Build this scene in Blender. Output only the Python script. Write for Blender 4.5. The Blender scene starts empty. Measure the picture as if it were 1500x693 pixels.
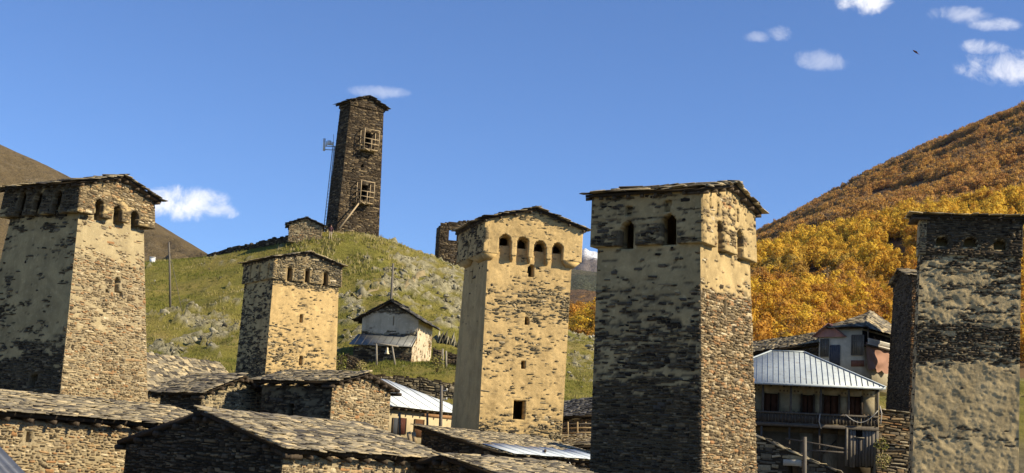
import bpy, math, random
import numpy as np
from mathutils import Vector, Matrix
rad = math.radians
random.seed(11)
rng = np.random.default_rng(11)
SC = bpy.context.scene
COL = SC.collection

# ------------------------------------------------------------------ camera
F, CX, CY = 2080.0, 750.0, 346.5            # focal length in photo pixels, picture centre
PITCH, ROLL = rad(9.4), rad(3.2)
CM = Matrix.Rotation(math.pi / 2 + PITCH, 3, 'X') @ Matrix.Rotation(ROLL, 3, 'Z')
CMN = np.array(CM)
cd = bpy.data.cameras.new('camera')
cam = bpy.data.objects.new('camera', cd)
COL.objects.link(cam)
cam.matrix_world = CM.to_4x4()
cd.sensor_width = 36.0
cd.lens = F / 1500.0 * 36.0
cd.clip_start, cd.clip_end = 0.5, 60000.0
SC.camera = cam

# ------------------------------------------------------------------ light
SUN_AZ, SUN_EL = rad(72.0), rad(34.0)       # azimuth to the right of the direction back to the viewer
SUN = Vector((math.sin(SUN_AZ) * math.cos(SUN_EL), -math.cos(SUN_AZ) * math.cos(SUN_EL), math.sin(SUN_EL)))
sl = bpy.data.lights.new('sun', 'SUN')
sl.energy, sl.angle, sl.color = 4.6, rad(0.5), (1.0, 0.87, 0.64)
so = bpy.data.objects.new('sun', sl)
COL.objects.link(so)
so.rotation_euler = SUN.to_track_quat('Z', 'Y').to_euler()
so.location = (60, -40, 90)

W = bpy.data.worlds.new('World')
SC.world = W
W.use_nodes = True
wn, wl_ = W.node_tree.nodes, W.node_tree.links
bg = wn['Background']
bg.inputs['Strength'].default_value = 0.079
sky = wn.new('ShaderNodeTexSky')
sky.sky_type = 'NISHITA'
sky.sun_disc = False
sky.sun_elevation = SUN_EL
sky.sun_rotation = math.atan2(SUN.x, SUN.y)
sky.altitude, sky.air_density, sky.dust_density, sky.ozone_density = 2100.0, 1.0, 0.0, 3.5
SC.view_settings.view_transform = 'Standard'
SC.view_settings.look = 'None'
SC.view_settings.exposure = 0.85
SC.view_settings.gamma = 1.0
SC.cycles.max_bounces = 5
SC.cycles.diffuse_bounces = 3
SC.cycles.use_denoising = True

def ray(px, py):
    return CMN @ np.array([(px - CX) / F, -(py - CY) / F, -1.0])

def at(px, py, Y):
    d = ray(px, py)
    return d * (Y / d[1])

def proj(P):
    q = CMN.T @ np.asarray(P, float)
    return np.array([CX + F * q[0] / -q[2], CY - F * q[1] / -q[2]])

def V3(*a):
    return np.array(a, float)

def unit(v):
    return v / np.linalg.norm(v)

# clouds: soft noise banks at their own bearings in the sky
def mth(nt, op, a, b=None, c=None):
    n = nt.nodes.new('ShaderNodeMath'); n.operation = op
    for i, x in enumerate((a, b, c)):
        if x is None: continue
        if isinstance(x, (int, float)): n.inputs[i].default_value = x
        else: nt.links.new(x, n.inputs[i])
    return n.outputs[0]

def cloud_nodes():
    nt = W.node_tree
    tc = wn.new('ShaderNodeTexCoord')
    nz = wn.new('ShaderNodeTexNoise')
    nz.inputs['Scale'].default_value = 44.0
    nz.inputs['Detail'].default_value = 9.0
    nz.inputs['Roughness'].default_value = 0.66
    nz.inputs['Distortion'].default_value = 0.5
    wl_.new(tc.outputs['Generated'], nz.inputs['Vector'])
    sep = wn.new('ShaderNodeSeparateXYZ')
    wl_.new(tc.outputs['Generated'], sep.inputs[0])
    yy = mth(nt, 'MAXIMUM', sep.outputs[1], 0.02)
    tx, tz = mth(nt, 'DIVIDE', sep.outputs[0], yy), mth(nt, 'DIVIDE', sep.outputs[2], yy)
    total = None
    # px, py, half width, half height (degrees of view expressed in photo pixels), density
    for px, py, sx, sy, dn in ((268, 298, 90, 30, 1.0), (236, 293, 48, 28, .95), (318, 308, 46, 15, .75), (1476, 98, 84, 33, .8), (1446, 71, 46, 17, .6), (1263, 2, 54, 24, 1.0),
                               (1204, 88, 50, 20, .34), (1142, 48, 24, 15, .4), (1108, 54, 28, 11, .3), (1412, 22, 60, 17, .5), (1455, 35, 50, 15, .5), (556, 135, 50, 12, .3)):
        d = ray(px, py)
        cx_, cz_ = d[0] / d[1], d[2] / d[1]
        ex = mth(nt, 'DIVIDE', mth(nt, 'SUBTRACT', tx, cx_), sx / F)
        ez = mth(nt, 'DIVIDE', mth(nt, 'SUBTRACT', tz, cz_), sy / F)
        r2 = mth(nt, 'ADD', mth(nt, 'MULTIPLY', ex, ex), mth(nt, 'MULTIPLY', ez, ez))
        fall = mth(nt, 'SUBTRACT', 1.0, r2)
        v = mth(nt, 'ADD', mth(nt, 'MULTIPLY', fall, 0.8), mth(nt, 'MULTIPLY', mth(nt, 'SUBTRACT', nz.outputs['Fac'], 0.52), 2.5))
        mr = wn.new('ShaderNodeMapRange'); mr.interpolation_type = 'SMOOTHSTEP'
        wl_.new(v, mr.inputs[0])
        mr.inputs[1].default_value, mr.inputs[2].default_value = 0.0, 1.05
        mr.inputs[3].default_value, mr.inputs[4].default_value = 0.0, dn
        gate = wn.new('ShaderNodeMapRange'); gate.interpolation_type = 'SMOOTHSTEP'
        wl_.new(fall, gate.inputs[0])
        gate.inputs[1].default_value, gate.inputs[2].default_value = -0.25, 0.3
        g = mth(nt, 'MULTIPLY', mr.outputs[0], gate.outputs[0])
        total = g if total is None else mth(nt, 'MAXIMUM', total, g)
    front = wn.new('ShaderNodeMapRange')
    wl_.new(sep.outputs[1], front.inputs[0])
    front.inputs[1].default_value, front.inputs[2].default_value = 0.05, 0.2
    total = mth(nt, 'MULTIPLY', total, front.outputs[0])
    mix = wn.new('ShaderNodeMix'); mix.data_type = 'RGBA'
    tint = wn.new('ShaderNodeMix'); tint.data_type = 'RGBA'; tint.blend_type = 'MULTIPLY'
    tint.inputs[0].default_value = 1.0
    wl_.new(sky.outputs[0], tint.inputs[6])
    tint.inputs[7].default_value = (.76, .93, 1.18, 1)
    wl_.new(total, mix.inputs[0])
    wl_.new(tint.outputs[2], mix.inputs[6])
    mix.inputs[7].default_value = (8.6, 8.5, 8.7, 1)
    wl_.new(mix.outputs[2], bg.inputs['Color'])
cloud_nodes()

# ------------------------------------------------------------------ noise
def _hash(ix, iy, seed):
    h = (ix.astype(np.int64) * 374761393 + iy.astype(np.int64) * 668265263 + seed * 974634287) & 0x7fffffff
    h = ((h ^ (h >> 13)) * 1274126177) & 0x7fffffff
    return ((h ^ (h >> 16)) & 0xffff) / 65535.0

def vnoise(x, y, seed=0):
    x, y = np.asarray(x, float), np.asarray(y, float)
    ix, iy = np.floor(x), np.floor(y)
    fx, fy = x - ix, y - iy
    fx, fy = fx * fx * (3 - 2 * fx), fy * fy * (3 - 2 * fy)
    a, b = _hash(ix, iy, seed), _hash(ix + 1, iy, seed)
    c, d = _hash(ix, iy + 1, seed), _hash(ix + 1, iy + 1, seed)
    return (a * (1 - fx) + b * fx) * (1 - fy) + (c * (1 - fx) + d * fx) * fy

def fbm(x, y, seed=0, oct=4, gain=0.55):
    s, amp, tot, f = 0.0, 1.0, 0.0, 1.0
    for k in range(oct):
        s = s + amp * vnoise(np.asarray(x) * f + 17.3 * k, np.asarray(y) * f - 9.1 * k, seed + k * 31)
        tot += amp; amp *= gain; f *= 2.03
    return s / tot

def sstep(a, b, x):
    t = np.clip((x - a) / (b - a), 0, 1)
    return t * t * (3 - 2 * t)

# ------------------------------------------------------------------ mesh plumbing
def mesh_np(name, V, Q=None, T=None, mat=None, attrs=None, smooth=False):
    """V (n,3); Q quads (m,4); T triangles (k,3); attrs {name: per-vertex floats}"""
    me = bpy.data.meshes.new(name)
    V = np.asarray(V, np.float32)
    Q = np.zeros((0, 4), np.int32) if Q is None or len(Q) == 0 else np.asarray(Q, np.int32)
    T = np.zeros((0, 3), np.int32) if T is None or len(T) == 0 else np.asarray(T, np.int32)
    me.vertices.add(len(V)); me.vertices.foreach_set('co', V.ravel())
    loops = np.concatenate([Q.ravel(), T.ravel()])
    me.loops.add(len(loops)); me.loops.foreach_set('vertex_index', loops)
    n = len(Q) + len(T)
    starts = np.concatenate([np.arange(len(Q)) * 4, len(Q) * 4 + np.arange(len(T)) * 3]).astype(np.int32)
    me.polygons.add(n); me.polygons.foreach_set('loop_start', starts)
    if smooth: me.polygons.foreach_set('use_smooth', np.ones(n, bool))
    for k, v in (attrs or {}).items():
        a = me.attributes.new(k, 'FLOAT', 'POINT')
        a.data.foreach_set('value', np.asarray(v, np.float32))
    if mat: me.materials.append(mat)
    me.update(calc_edges=True)
    return me

def link(name, me, parent=None, **props):
    o = bpy.data.objects.new(name, me)
    COL.objects.link(o)
    if parent is not None: o.parent = parent
    for k, v in props.items(): o[k] = v
    return o

def thing(name, label, category, group=None, loc=None):
    o = bpy.data.objects.new(name, None)
    COL.objects.link(o)
    o.empty_display_size = 0.3
    o['label'], o['category'] = label, category
    if group: o['group'] = group
    return o

class MB:
    """collects boxes, bars, prisms into one mesh"""
    def __init__(s): s.V, s.Q, s.T, s.n = [], [], [], 0
    def add(s, V, Q=(), T=()):
        V = np.asarray(V, float).reshape(-1, 3)
        for q in Q: s.Q.append([i + s.n for i in q])
        for t in T: s.T.append([i + s.n for i in t])
        s.V.append(V); s.n += len(V)
    def hexa(s, P):           # 8 points: 4 bottom loop, 4 top loop
        s.add(P, [(3, 2, 1, 0), (4, 5, 6, 7), (0, 1, 5, 4), (1, 2, 6, 5), (2, 3, 7, 6), (3, 0, 4, 7)])
    def box(s, c, ax, ay, az):  # centre and three half-axis vectors
        c, ax, ay, az = map(np.asarray, (c, ax, ay, az))
        s.hexa([c - ax - ay - az, c + ax - ay - az, c + ax + ay - az, c - ax + ay - az, c - ax - ay + az, c + ax - ay + az, c + ax + ay + az, c - ax + ay + az])
    def bar(s, a, b, w, h=None, up=(0, 0, 1)):
        a, b = np.asarray(a, float), np.asarray(b, float)
        h = w if h is None else h
        d = unit(b - a)
        up = np.asarray(up, float)
        if abs(np.dot(d, up)) > .95: up = V3(0, 1, 0)
        sx = unit(np.cross(d, up)); sz = np.cross(sx, d)
        s.box((a + b) / 2, d * np.linalg.norm(b - a) / 2, sx * w / 2, sz * h / 2)
    def tube(s, pts, rs, n=8, cap=True):
        pts = [np.asarray(p, float) for p in pts]
        rs = [rs] * len(pts) if np.isscalar(rs) else rs
        V, Q, T = [], [], []
        for i, p in enumerate(pts):
            d = unit(pts[min(i + 1, len(pts) - 1)] - pts[max(i - 1, 0)])
            u = V3(0, 0, 1) if abs(d[2]) < .9 else V3(1, 0, 0)
            x = unit(np.cross(d, u)); y = np.cross(d, x)
            for k in range(n):
                th = 2 * math.pi * k / n
                V.append(p + rs[i] * (x * math.cos(th) + y * math.sin(th)))
        for i in range(len(pts) - 1):
            for k in range(n):
                k2 = (k + 1) % n
                Q.append((i * n + k, i * n + k2, (i + 1) * n + k2, (i + 1) * n + k))
        if cap:
            a, b = len(V), len(V) + 1
            V += [pts[0], pts[-1]]
            e = (len(pts) - 1) * n
            for k in range(n):
                T.append((a, (k + 1) % n, k)); T.append((b, e + k, e + (k + 1) % n))
        s.add(V, Q, T)
    def poly(s, P, n, depth):   # convex polygon P extruded by depth against n
        P = [np.asarray(p, float) for p in P]; k = len(P); n = np.asarray(n, float)
        back = [p - n * depth for p in P]
        V = P + back + [sum(P) / k, sum(back) / k]
        T, Q = [], []
        for i in range(k):
            j = (i + 1) % k
            T.append((i, j, 2 * k)); T.append((k + j, k + i, 2 * k + 1)); Q.append((i, i + k, j + k, j))
        s.add(V, Q, T)
    def mesh(s, name, mat=None, smooth=False):
        return mesh_np(name, np.concatenate(s.V), s.Q, s.T, mat, smooth=smooth)
    def build(s, name, mat, parent=None, smooth=False, **props):
        return link(name, s.mesh(name, mat, smooth), parent, **props)
# ------------------------------------------------------------------ materials
class NT:
    def __init__(s, name):
        s.m = bpy.data.materials.new(name); s.m.use_nodes = True
        s.t = s.m.node_tree; s.N = s.t.nodes; s.L = s.t.links
        s.b = s.N['Principled BSDF']
        s.pos = None
    def P(s):
        if s.pos is None: s.pos = s.N.new('ShaderNodeNewGeometry').outputs['Position']
        return s.pos
    def noise(s, scale, detail=4, rough=.55, dist=0, sc3=None, vec=None):
        n = s.N.new('ShaderNodeTexNoise')
        n.inputs['Scale'].default_value = scale; n.inputs['Detail'].default_value = detail
        n.inputs['Roughness'].default_value = rough; n.inputs['Distortion'].default_value = dist
        v = vec if vec is not None else s.P()
        if sc3:
            mp = s.N.new('ShaderNodeMapping'); mp.inputs['Scale'].default_value = sc3
            s.L.new(v, mp.inputs[0]); v = mp.outputs[0]
        s.L.new(v, n.inputs['Vector'])
        return n.outputs['Fac']
    def ramp(s, fac, stops, interp='LINEAR'):
        r = s.N.new('ShaderNodeValToRGB'); r.color_ramp.interpolation = interp
        e = r.color_ramp.elements
        while len(e) < len(stops): e.new(0.5)
        for i, (p, c) in enumerate(stops):
            e[i].position = p; e[i].color = (*c, 1) if len(c) == 3 else c
        s.L.new(fac, r.inputs[0])
        return r.outputs[0]
    def mix(s, fac, a, b, mode='MIX'):
        n = s.N.new('ShaderNodeMix'); n.data_type = 'RGBA'; n.blend_type = mode
        for i, x in ((0, fac), (6, a), (7, b)):
            if isinstance(x, (int, float)): n.inputs[i].default_value = x
            elif isinstance(x, tuple): n.inputs[i].default_value = (*x, 1)
            else: s.L.new(x, n.inputs[i])
        return n.outputs[2]
    def mr(s, v, a, b, c=0., d=1.):
        n = s.N.new('ShaderNodeMapRange')
        s.L.new(v, n.inputs[0])
        for i, x in enumerate((a, b, c, d)): n.inputs[i + 1].default_value = x
        return n.outputs[0]
    def math(s, op, a, b=None): return mth(s.t, op, a, b)
    def attr(s, name):
        n = s.N.new('ShaderNodeAttribute'); n.attribute_name = name
        return n.outputs['Fac']
    def rand(s): return s.N.new('ShaderNodeObjectInfo').outputs['Random']
    def bump(s, h, strength=.4, dist=.02):
        n = s.N.new('ShaderNodeBump'); n.inputs['Strength'].default_value = strength; n.inputs['Distance'].default_value = dist
        s.L.new(h, n.inputs['Height']); s.L.new(n.outputs[0], s.b.inputs['Normal'])
    def done(s, col, rough=.9, spec=.25, metal=0.):
        if isinstance(col, tuple): s.b.inputs['Base Color'].default_value = (*col, 1)
        else: s.L.new(col, s.b.inputs['Base Color'])
        if isinstance(rough, (int, float)): s.b.inputs['Roughness'].default_value = rough
        else: s.L.new(rough, s.b.inputs['Roughness'])
        s.b.inputs['Specular IOR Level'].default_value = spec
        s.b.inputs['Metallic'].default_value = metal
        return s.m

PAL = {
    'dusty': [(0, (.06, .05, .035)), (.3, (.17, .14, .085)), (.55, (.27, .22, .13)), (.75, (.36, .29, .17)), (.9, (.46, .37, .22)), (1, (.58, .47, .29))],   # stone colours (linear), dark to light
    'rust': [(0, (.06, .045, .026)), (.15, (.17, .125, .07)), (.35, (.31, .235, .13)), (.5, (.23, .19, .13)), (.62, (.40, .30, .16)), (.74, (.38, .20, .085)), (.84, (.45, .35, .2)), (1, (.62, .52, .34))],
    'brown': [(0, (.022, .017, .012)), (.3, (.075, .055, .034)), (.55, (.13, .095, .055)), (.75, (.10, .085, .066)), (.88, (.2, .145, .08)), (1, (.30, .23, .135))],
    'orange': [(0, (.04, .027, .016)), (.25, (.14, .085, .04)), (.45, (.23, .15, .075)), (.62, (.14, .115, .09)), (.78, (.33, .20, .085)), (.9, (.33, .15, .055)), (1, (.5, .37, .2))],
    'grey': [(0, (.035, .032, .026)), (.3, (.115, .10, .072)), (.55, (.21, .18, .12)), (.75, (.31, .26, .165)), (.9, (.43, .36, .215)), (1, (.6, .5, .33))],
    'slab': [(0, (.05, .043, .034)), (.18, (.13, .112, .082)), (.42, (.23, .20, .14)), (.64, (.32, .27, .175)), (.85, (.44, .365, .225)), (1, (.6, .48, .28))],
    'darkslab': [(0, (.03, .03, .03)), (.4, (.075, .075, .078)), (.75, (.13, .125, .12)), (1, (.24, .22, .17))],
}
_mc = {}
def m_stone(pal, per_obj, spec=.2, rough=.88):
    k = ('stone', pal, per_obj)
    if k not in _mc:
        n = NT('stone_' + pal)
        t = n.rand() if per_obj else n.attr('tone')
        c = n.ramp(t, PAL[pal])
        c2 = n.mix(n.mr(n.noise(9, 5, .65), .3, .75, 0.0, 1.0), c, n.mix(1.0, c, (.5, .47, .42), 'MULTIPLY'))
        lich = n.mr(n.noise(2.3, 6, .7), .6, .75)
        c3 = n.mix(n.math('MULTIPLY', lich, .45), c2, (.27, .25, .17))
        n.bump(n.noise(22, 4, .7), .6, .02)
        _mc[k] = n.done(c3, rough, spec)
    return _mc[k]

def m_plaster(name, col, mortar, dark=.55):
    k = ('plaster', name)
    if k not in _mc:
        n = NT('plaster_' + name)
        a = tuple(col); b = tuple(x * dark for x in col)
        c = n.mix(n.mr(n.noise(.9, 6, .65, .6), .38, .68), a, b)
        c = n.mix(n.mr(n.noise(1.0, 5, .6, 0, (1.6, 1.6, .16)), .5, .78, 0, .6), c, (col[0] * .42, col[1] * .4, col[2] * .38))
        c = n.mix(n.mr(n.noise(14, 5, .7), .35, .8, 0, .55), c, tuple(x * .62 for x in col))
        c = n.mix(n.mr(n.noise(5, 4, .6), .58, .72, 0, .5), c, (min(col[0] * 1.25, .8), min(col[1] * 1.28, .75), min(col[2] * 1.4, .7)))
        m = n.mix(n.mr(n.noise(11, 5, .7), .3, .7), mortar, tuple(x * .4 for x in mortar))
        c = n.mix(n.attr('expo'), c, m)
        n.bump(n.noise(16, 6, .75), .75, .035)
        _mc[k] = n.done(c, .93, .15)
    return _mc[k]

def m_flat(name, col, var=.35, scale=6, rough=.85, spec=.25, metal=0., sc3=None, bump=.3, dist=.01):
    k = ('flat', name)
    if k not in _mc:
        n = NT(name)
        f = n.mr(n.noise(scale, 6, .65, .3, sc3), .3, .72)
        c = n.mix(f, tuple(col), tuple(x * (1 - var) for x in col))
        if bump: n.bump(n.noise(scale * 3, 4, .6, 0, sc3), bump, dist)
        _mc[k] = n.done(c, rough, spec, metal)
    return _mc[k]

def m_wood(name, col, var=.55):
    return m_flat('wood_' + name, col, var, 7, .85, .2, 0, (3.0, 3.0, .5), .5, .01)

def m_metal(name, col, rough=.42, var=.18, spec=.4, metal=.1):
    k = ('metal', name)
    if k not in _mc:
        n = NT('metal_' + name)
        c = n.mix(n.mr(n.noise(1.3, 6, .7, .4), .35, .7), tuple(col), tuple(x * (1 - var) for x in col))
        c = n.mix(n.mr(n.noise(2.2, 6, .75, .2, (2.5, 2.5, .6)), .5, .7, 0, .7), c, tuple(x * .55 for x in col))
        c = n.mix(n.mr(n.noise(2.6, 7, .78), .58, .68, 0, .7), c, (.20, .13, .07))
        n.bump(n.noise(1.8, 3, .5), .25, .05)
        _mc[k] = n.done(c, n.mr(n.noise(2, 5, .7), .3, .7, rough - .1, rough + .25), spec, metal)
    return _mc[k]

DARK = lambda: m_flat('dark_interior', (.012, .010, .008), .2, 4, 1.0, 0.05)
# ------------------------------------------------------------------ walls, stones, roofs
class Frame:
    """a wall face: bilinear patch from bottom-left, bottom-right, top-left, top-right seen from outside"""
    def __init__(s, P00, P10, P01, P11):
        s.P00, s.P10, s.P01, s.P11 = [np.asarray(p, float) for p in (P00, P10, P01, P11)]
        s.u = unit((s.P10 - s.P00) + (s.P11 - s.P01)); vv = unit((s.P01 - s.P00) + (s.P11 - s.P10))
        s.n = unit(np.cross(s.u, vv)); s.v = np.cross(s.n, s.u)
        s.H = (np.linalg.norm(s.P01 - s.P00) + np.linalg.norm(s.P11 - s.P10)) / 2
        s.W0, s.W1 = np.linalg.norm(s.P10 - s.P00), np.linalg.norm(s.P11 - s.P01)
    def W(s, t): return s.W0 * (1 - t) + s.W1 * t
    def pt(s, a, t):
        a, t = np.asarray(a, float)[..., None], np.asarray(t, float)[..., None]
        return (s.P00 * (1 - a) + s.P10 * a) * (1 - t) + (s.P01 * (1 - a) + s.P11 * a) * t
    def st(s, px, py):
        """face coordinates of a photo pixel's ray on this wall"""
        d = ray(px, py); P = d * (np.dot(s.P00, s.n) / np.dot(d, s.n))
        a, t = .5, .5
        for _ in range(30):
            r = P - s.pt(a, t)
            a += np.dot(r, s.u) / s.W(t); t += np.dot(r, s.v) / s.H
        return a, t

def hole(fr, px, py, w, h, kind='rect'):
    """opening centred on a photo pixel, w x h metres; 'arch' has a round top; 'notch' also runs open to the bottom edge"""
    a, t = fr.st(px, py)
    u0, v0 = a * fr.W(t), t * fr.H
    def f(U, V, m=0.0):
        x, y = np.abs(U - u0), V - v0
        if kind == 'rect': return (x < w / 2 + m) & (np.abs(y) < h / 2 + m)
        r = w / 2
        body = (x < w / 2 + m) & (y < h / 2 - r) & ((y > -h / 2 - m) | (kind == 'notch'))
        return body | ((x * x + (y - (h / 2 - r)) ** 2 < (r + m) ** 2) & (y >= h / 2 - r))
    f.u, f.v, f.w, f.h, f.kind = u0, v0, w, h, kind
    return f

def wall_grid(fr, res, holes=(), expo=None, top=None, depth=.5, rim=False, rough=.012, seed=0, rec=.045, flake=0.0):
    Wm = (fr.W0 + fr.W1) / 2
    nu, nv = max(2, int(math.ceil(Wm / res))), max(2, int(math.ceil(fr.H / res)))
    a, t = np.meshgrid(np.linspace(0, 1, nu + 1), np.linspace(0, 1, nv + 1))
    P = fr.pt(a, t)
    U, Vv = a * fr.W(t), t * fr.H
    e = expo(U, Vv) if expo else np.zeros_like(U)
    edge = np.minimum(np.minimum(a, 1 - a) * Wm / .12, 1)
    dsp = (-rec * e + rough * 2 * (fbm(U / .5, Vv / .4, seed + 5, 3) - .5) * 2 + rough * (vnoise(U / .09, Vv / .07, seed + 9) - .5)) * edge
    if flake:            # crisp-edged flakes of plaster standing at two or three levels
        q = fbm(U / .26 + Vv / .5, Vv / .2, seed + 15, 4, .62)
        dsp = dsp + flake * (sstep(.5, .515, q) + sstep(.57, .585, q) - .6 + .8 * (vnoise(U / .07, Vv / .07, seed + 16) - .5)) * (1 - e) * edge
    P = P + dsp[..., None] * fr.n
    ac, tc = (a[:-1, :-1] + a[1:, 1:]) / 2, (t[:-1, :-1] + t[1:, 1:]) / 2
    Uc, Vc = ac * fr.W(tc), tc * fr.H
    keep = np.ones((nv, nu), bool)
    for h in holes: keep &= ~h(Uc, Vc)
    if top: keep &= Vc < top(Uc)
    idx = np.arange((nu + 1) * (nv + 1)).reshape(nv + 1, nu + 1)
    q = np.stack([idx[:-1, :-1], idx[:-1, 1:], idx[1:, 1:], idx[1:, :-1]], -1)
    Q = [q[keep]]
    pad = np.pad(keep, 1, constant_values=not rim)
    n0 = P.shape[0] * P.shape[1]
    for dy, dx, i, j in ((0, -1, 3, 0), (0, 1, 1, 2), (-1, 0, 0, 1), (1, 0, 2, 3)):
        nb = pad[1 + dy:1 + dy + nv, 1 + dx:1 + dx + nu]
        m = keep & ~nb
        e0, e1 = q[m][:, i], q[m][:, j]
        Q.append(np.stack([e1, e0, e0 + n0, e1 + n0], -1))
    V = P.reshape(-1, 3); V = np.concatenate([V, V - dsp.reshape(-1, 1) * fr.n - fr.n * depth])
    return V, np.concatenate(Q), np.tile(e.ravel(), 2)

def lay_stones(fr, holes=(), expo=None, top=None, hr=(.07, .16), lr=(.18, .55), dr=(.012, .055), thr=.5, tmin=0.0, soft=.3):
    """courses of stones where the plaster has fallen; rows of (centre, length, height, depth)"""
    out = []
    v = tmin * fr.H
    while v < fr.H - .03:
        h = rng.uniform(*hr); t = min((v + h / 2) / fr.H, 1.0); Wt = fr.W(t)
        n = int(Wt / lr[0]) + 4
        L = np.clip(rng.lognormal(math.log((lr[0] + lr[1]) * .42), .45, n), lr[0] * .6, lr[1] * 1.5)
        x0 = np.cumsum(L) - L - rng.uniform(0, .2)
        k = x0 < Wt - .05
        x0, L = x0[k], L[k]
        x1 = np.minimum(x0 + L, Wt + .01); x0 = np.maximum(x0, -.01); L = x1 - x0
        c = (x0 + x1) / 2; hh = h * np.where(rng.random(len(c)) < .12, rng.uniform(1.2, 1.7, len(c)), rng.uniform(.6, 1.08, len(c)))
        vc = np.clip(v + h / 2 + rng.uniform(-.02, .02, len(c)) + .16 * (fbm(c / .9, np.full(len(c), v / .7), int(fr.P00[1] * 7) % 97, 2) - .5) * 2, hh / 2, fr.H - .02)
        ok = L > .06
        for f in holes: ok &= ~(f(c, vc, .04) | f(x0, vc, .0) | f(x1, vc, .0))
        if top: ok &= vc + hh / 2 < top(c) - .02
        if expo: ok &= expo(c, vc) > thr + rng.uniform(-soft, soft, len(c))
        if ok.any():
            P = fr.pt(c[ok] / Wt, vc[ok] / fr.H)
            d = rng.uniform(dr[0], dr[1], ok.sum())
            out.append(np.column_stack([P, L[ok] - rng.uniform(.008, .025, ok.sum()), hh[ok] - .008, d]))
        v += h
    return np.concatenate(out) if out else np.zeros((0, 6))

_unit = None
def unit_stones():
    """a dozen irregular stones in a unit box, x length, y height, z outward"""
    global _unit
    if _unit is None:
        _unit = []
        r = np.random.default_rng(3)
        for i in range(12):
            b = np.array([(-.5, -.5, -1), (.5, -.5, -1), (.5, .5, -1), (-.5, .5, -1)], float)
            f = np.array([(-.5, -.5, 1), (.5, -.5, 1), (.5, .5, 1), (-.5, .5, 1)], float)
            f[:, 0] += -np.sign(f[:, 0]) * r.uniform(.0, .26, 4); f[:, 1] += -np.sign(f[:, 1]) * r.uniform(0, .34, 4); f[:, 2] -= r.uniform(0, .95, 4)
            b[:, :2] *= .98
            _unit.append(np.concatenate([b, f]))
    return _unit
SQ = np.array([(4, 5, 6, 7), (0, 1, 5, 4), (1, 2, 6, 5), (2, 3, 7, 6), (3, 0, 4, 7)])

def stones_joined(name, rows, frames, pal, parent, mat=None):
    """rows: list of arrays per frame -> one stuff mesh"""
    Vs, ton = [], []
    U = np.array(unit_stones())
    for R, fr in zip(rows, frames):
        if len(R) == 0: continue
        k = rng.integers(0, len(U), len(R))
        loc = U[k].copy()
        loc[:, :, :2] += rng.uniform(-.05, .05, loc[:, :, :2].shape)
        X = loc[:, :, 0] * R[:, 3:4]; Y = loc[:, :, 1] * R[:, 4:5]; Z = np.where(loc[:, :, 2] < 0, -.06, loc[:, :, 2] * R[:, 5:6])
        rot = rng.normal(0, .09, (len(R), 1)); X, Y = X - rot * Y, Y + rot * X * .6
        P = R[:, None, :3] + X[..., None] * fr.u + Y[..., None] * fr.v + Z[..., None] * fr.n
        Vs.append(P.reshape(-1, 3))
        ton.append(np.repeat(rng.random(len(R)), 8))
    if not Vs: return None
    V = np.concatenate(Vs); n = len(V) // 8
    Q = (SQ[None] + 8 * np.arange(n)[:, None, None]).reshape(-1, 4)
    me = mesh_np(name, V, Q, None, mat or m_stone(pal, False), {'tone': np.concatenate(ton)})
    return link(name, me, parent, kind='stuff')

_um = {}
def unit_meshes(pal, mat):
    if pal not in _um:
        _um[pal] = [mesh_np('stone', V, SQ, None, mat) for V in unit_stones()]
    return _um[pal]

def stone_objects(name, rows, frames, pal, parent, limit=300, minpx=6.0):
    """the largest stones become objects; returns the rest for the joined mesh"""
    allr = [(i, j) for i, R in enumerate(rows) for j in range(len(R))]
    if not allr: return rows
    size = np.concatenate([R[:, 3] * np.sqrt(R[:, 4]) / np.maximum(R[:, 1], 1) * abs(np.dot(fr.n, unit(fr.P00))) ** .5 for R, fr in zip(rows, frames) if len(R)])
    order = np.argsort(-size)[:limit]
    ms = unit_meshes(pal, m_stone(pal, True))
    pick = [set() for _ in rows]
    for o in order:
        i, j = allr[o]
        R, fr = rows[i][j], frames[i]
        pick[i].add(j)
        ob = bpy.data.objects.new(name, ms[random.randrange(len(ms))])
        rot = Matrix((Vector(fr.u), Vector(fr.v), Vector(fr.n))).transposed() @ Matrix.Rotation(random.gauss(0, .06), 3, 'Z')
        ob.matrix_world = Matrix.Translation(Vector(R[:3] - fr.n * 0.0)) @ rot.to_4x4() @ Matrix.Diagonal((R[3], R[4], max(R[5], .03), 1))
        ob.parent = parent
        COL.objects.link(ob)
    return [R[[j for j in range(len(R)) if j not in pick[i]]] for i, R in enumerate(rows)]

def make_expo(ctrl, seed, sx=1.5, sy=.38, w=.05, warp=.0):
    """ctrl: [(height m, bias)]; noise + bias > .5 means stone shows"""
    xs, bs = [c[0] for c in ctrl], [c[1] for c in ctrl]
    def f(U, V):
        U, V = np.asarray(U, float), np.asarray(V, float)
        n = .7 * fbm(U / sx, V / sy, seed, 4, .62) + .3 * fbm(U / 2.6 + 7, V / 1.5, seed + 77, 3)
        n = .5 + (n - .5) * .95 + .2 * (vnoise(U / .22, V / .075, seed + 5) - .5) + .16 * (vnoise(U / .1, V / .05, seed + 6) - .5)
        return sstep(.5 - w, .5 + w, n + np.interp(V, xs, bs))
    return f

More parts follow.
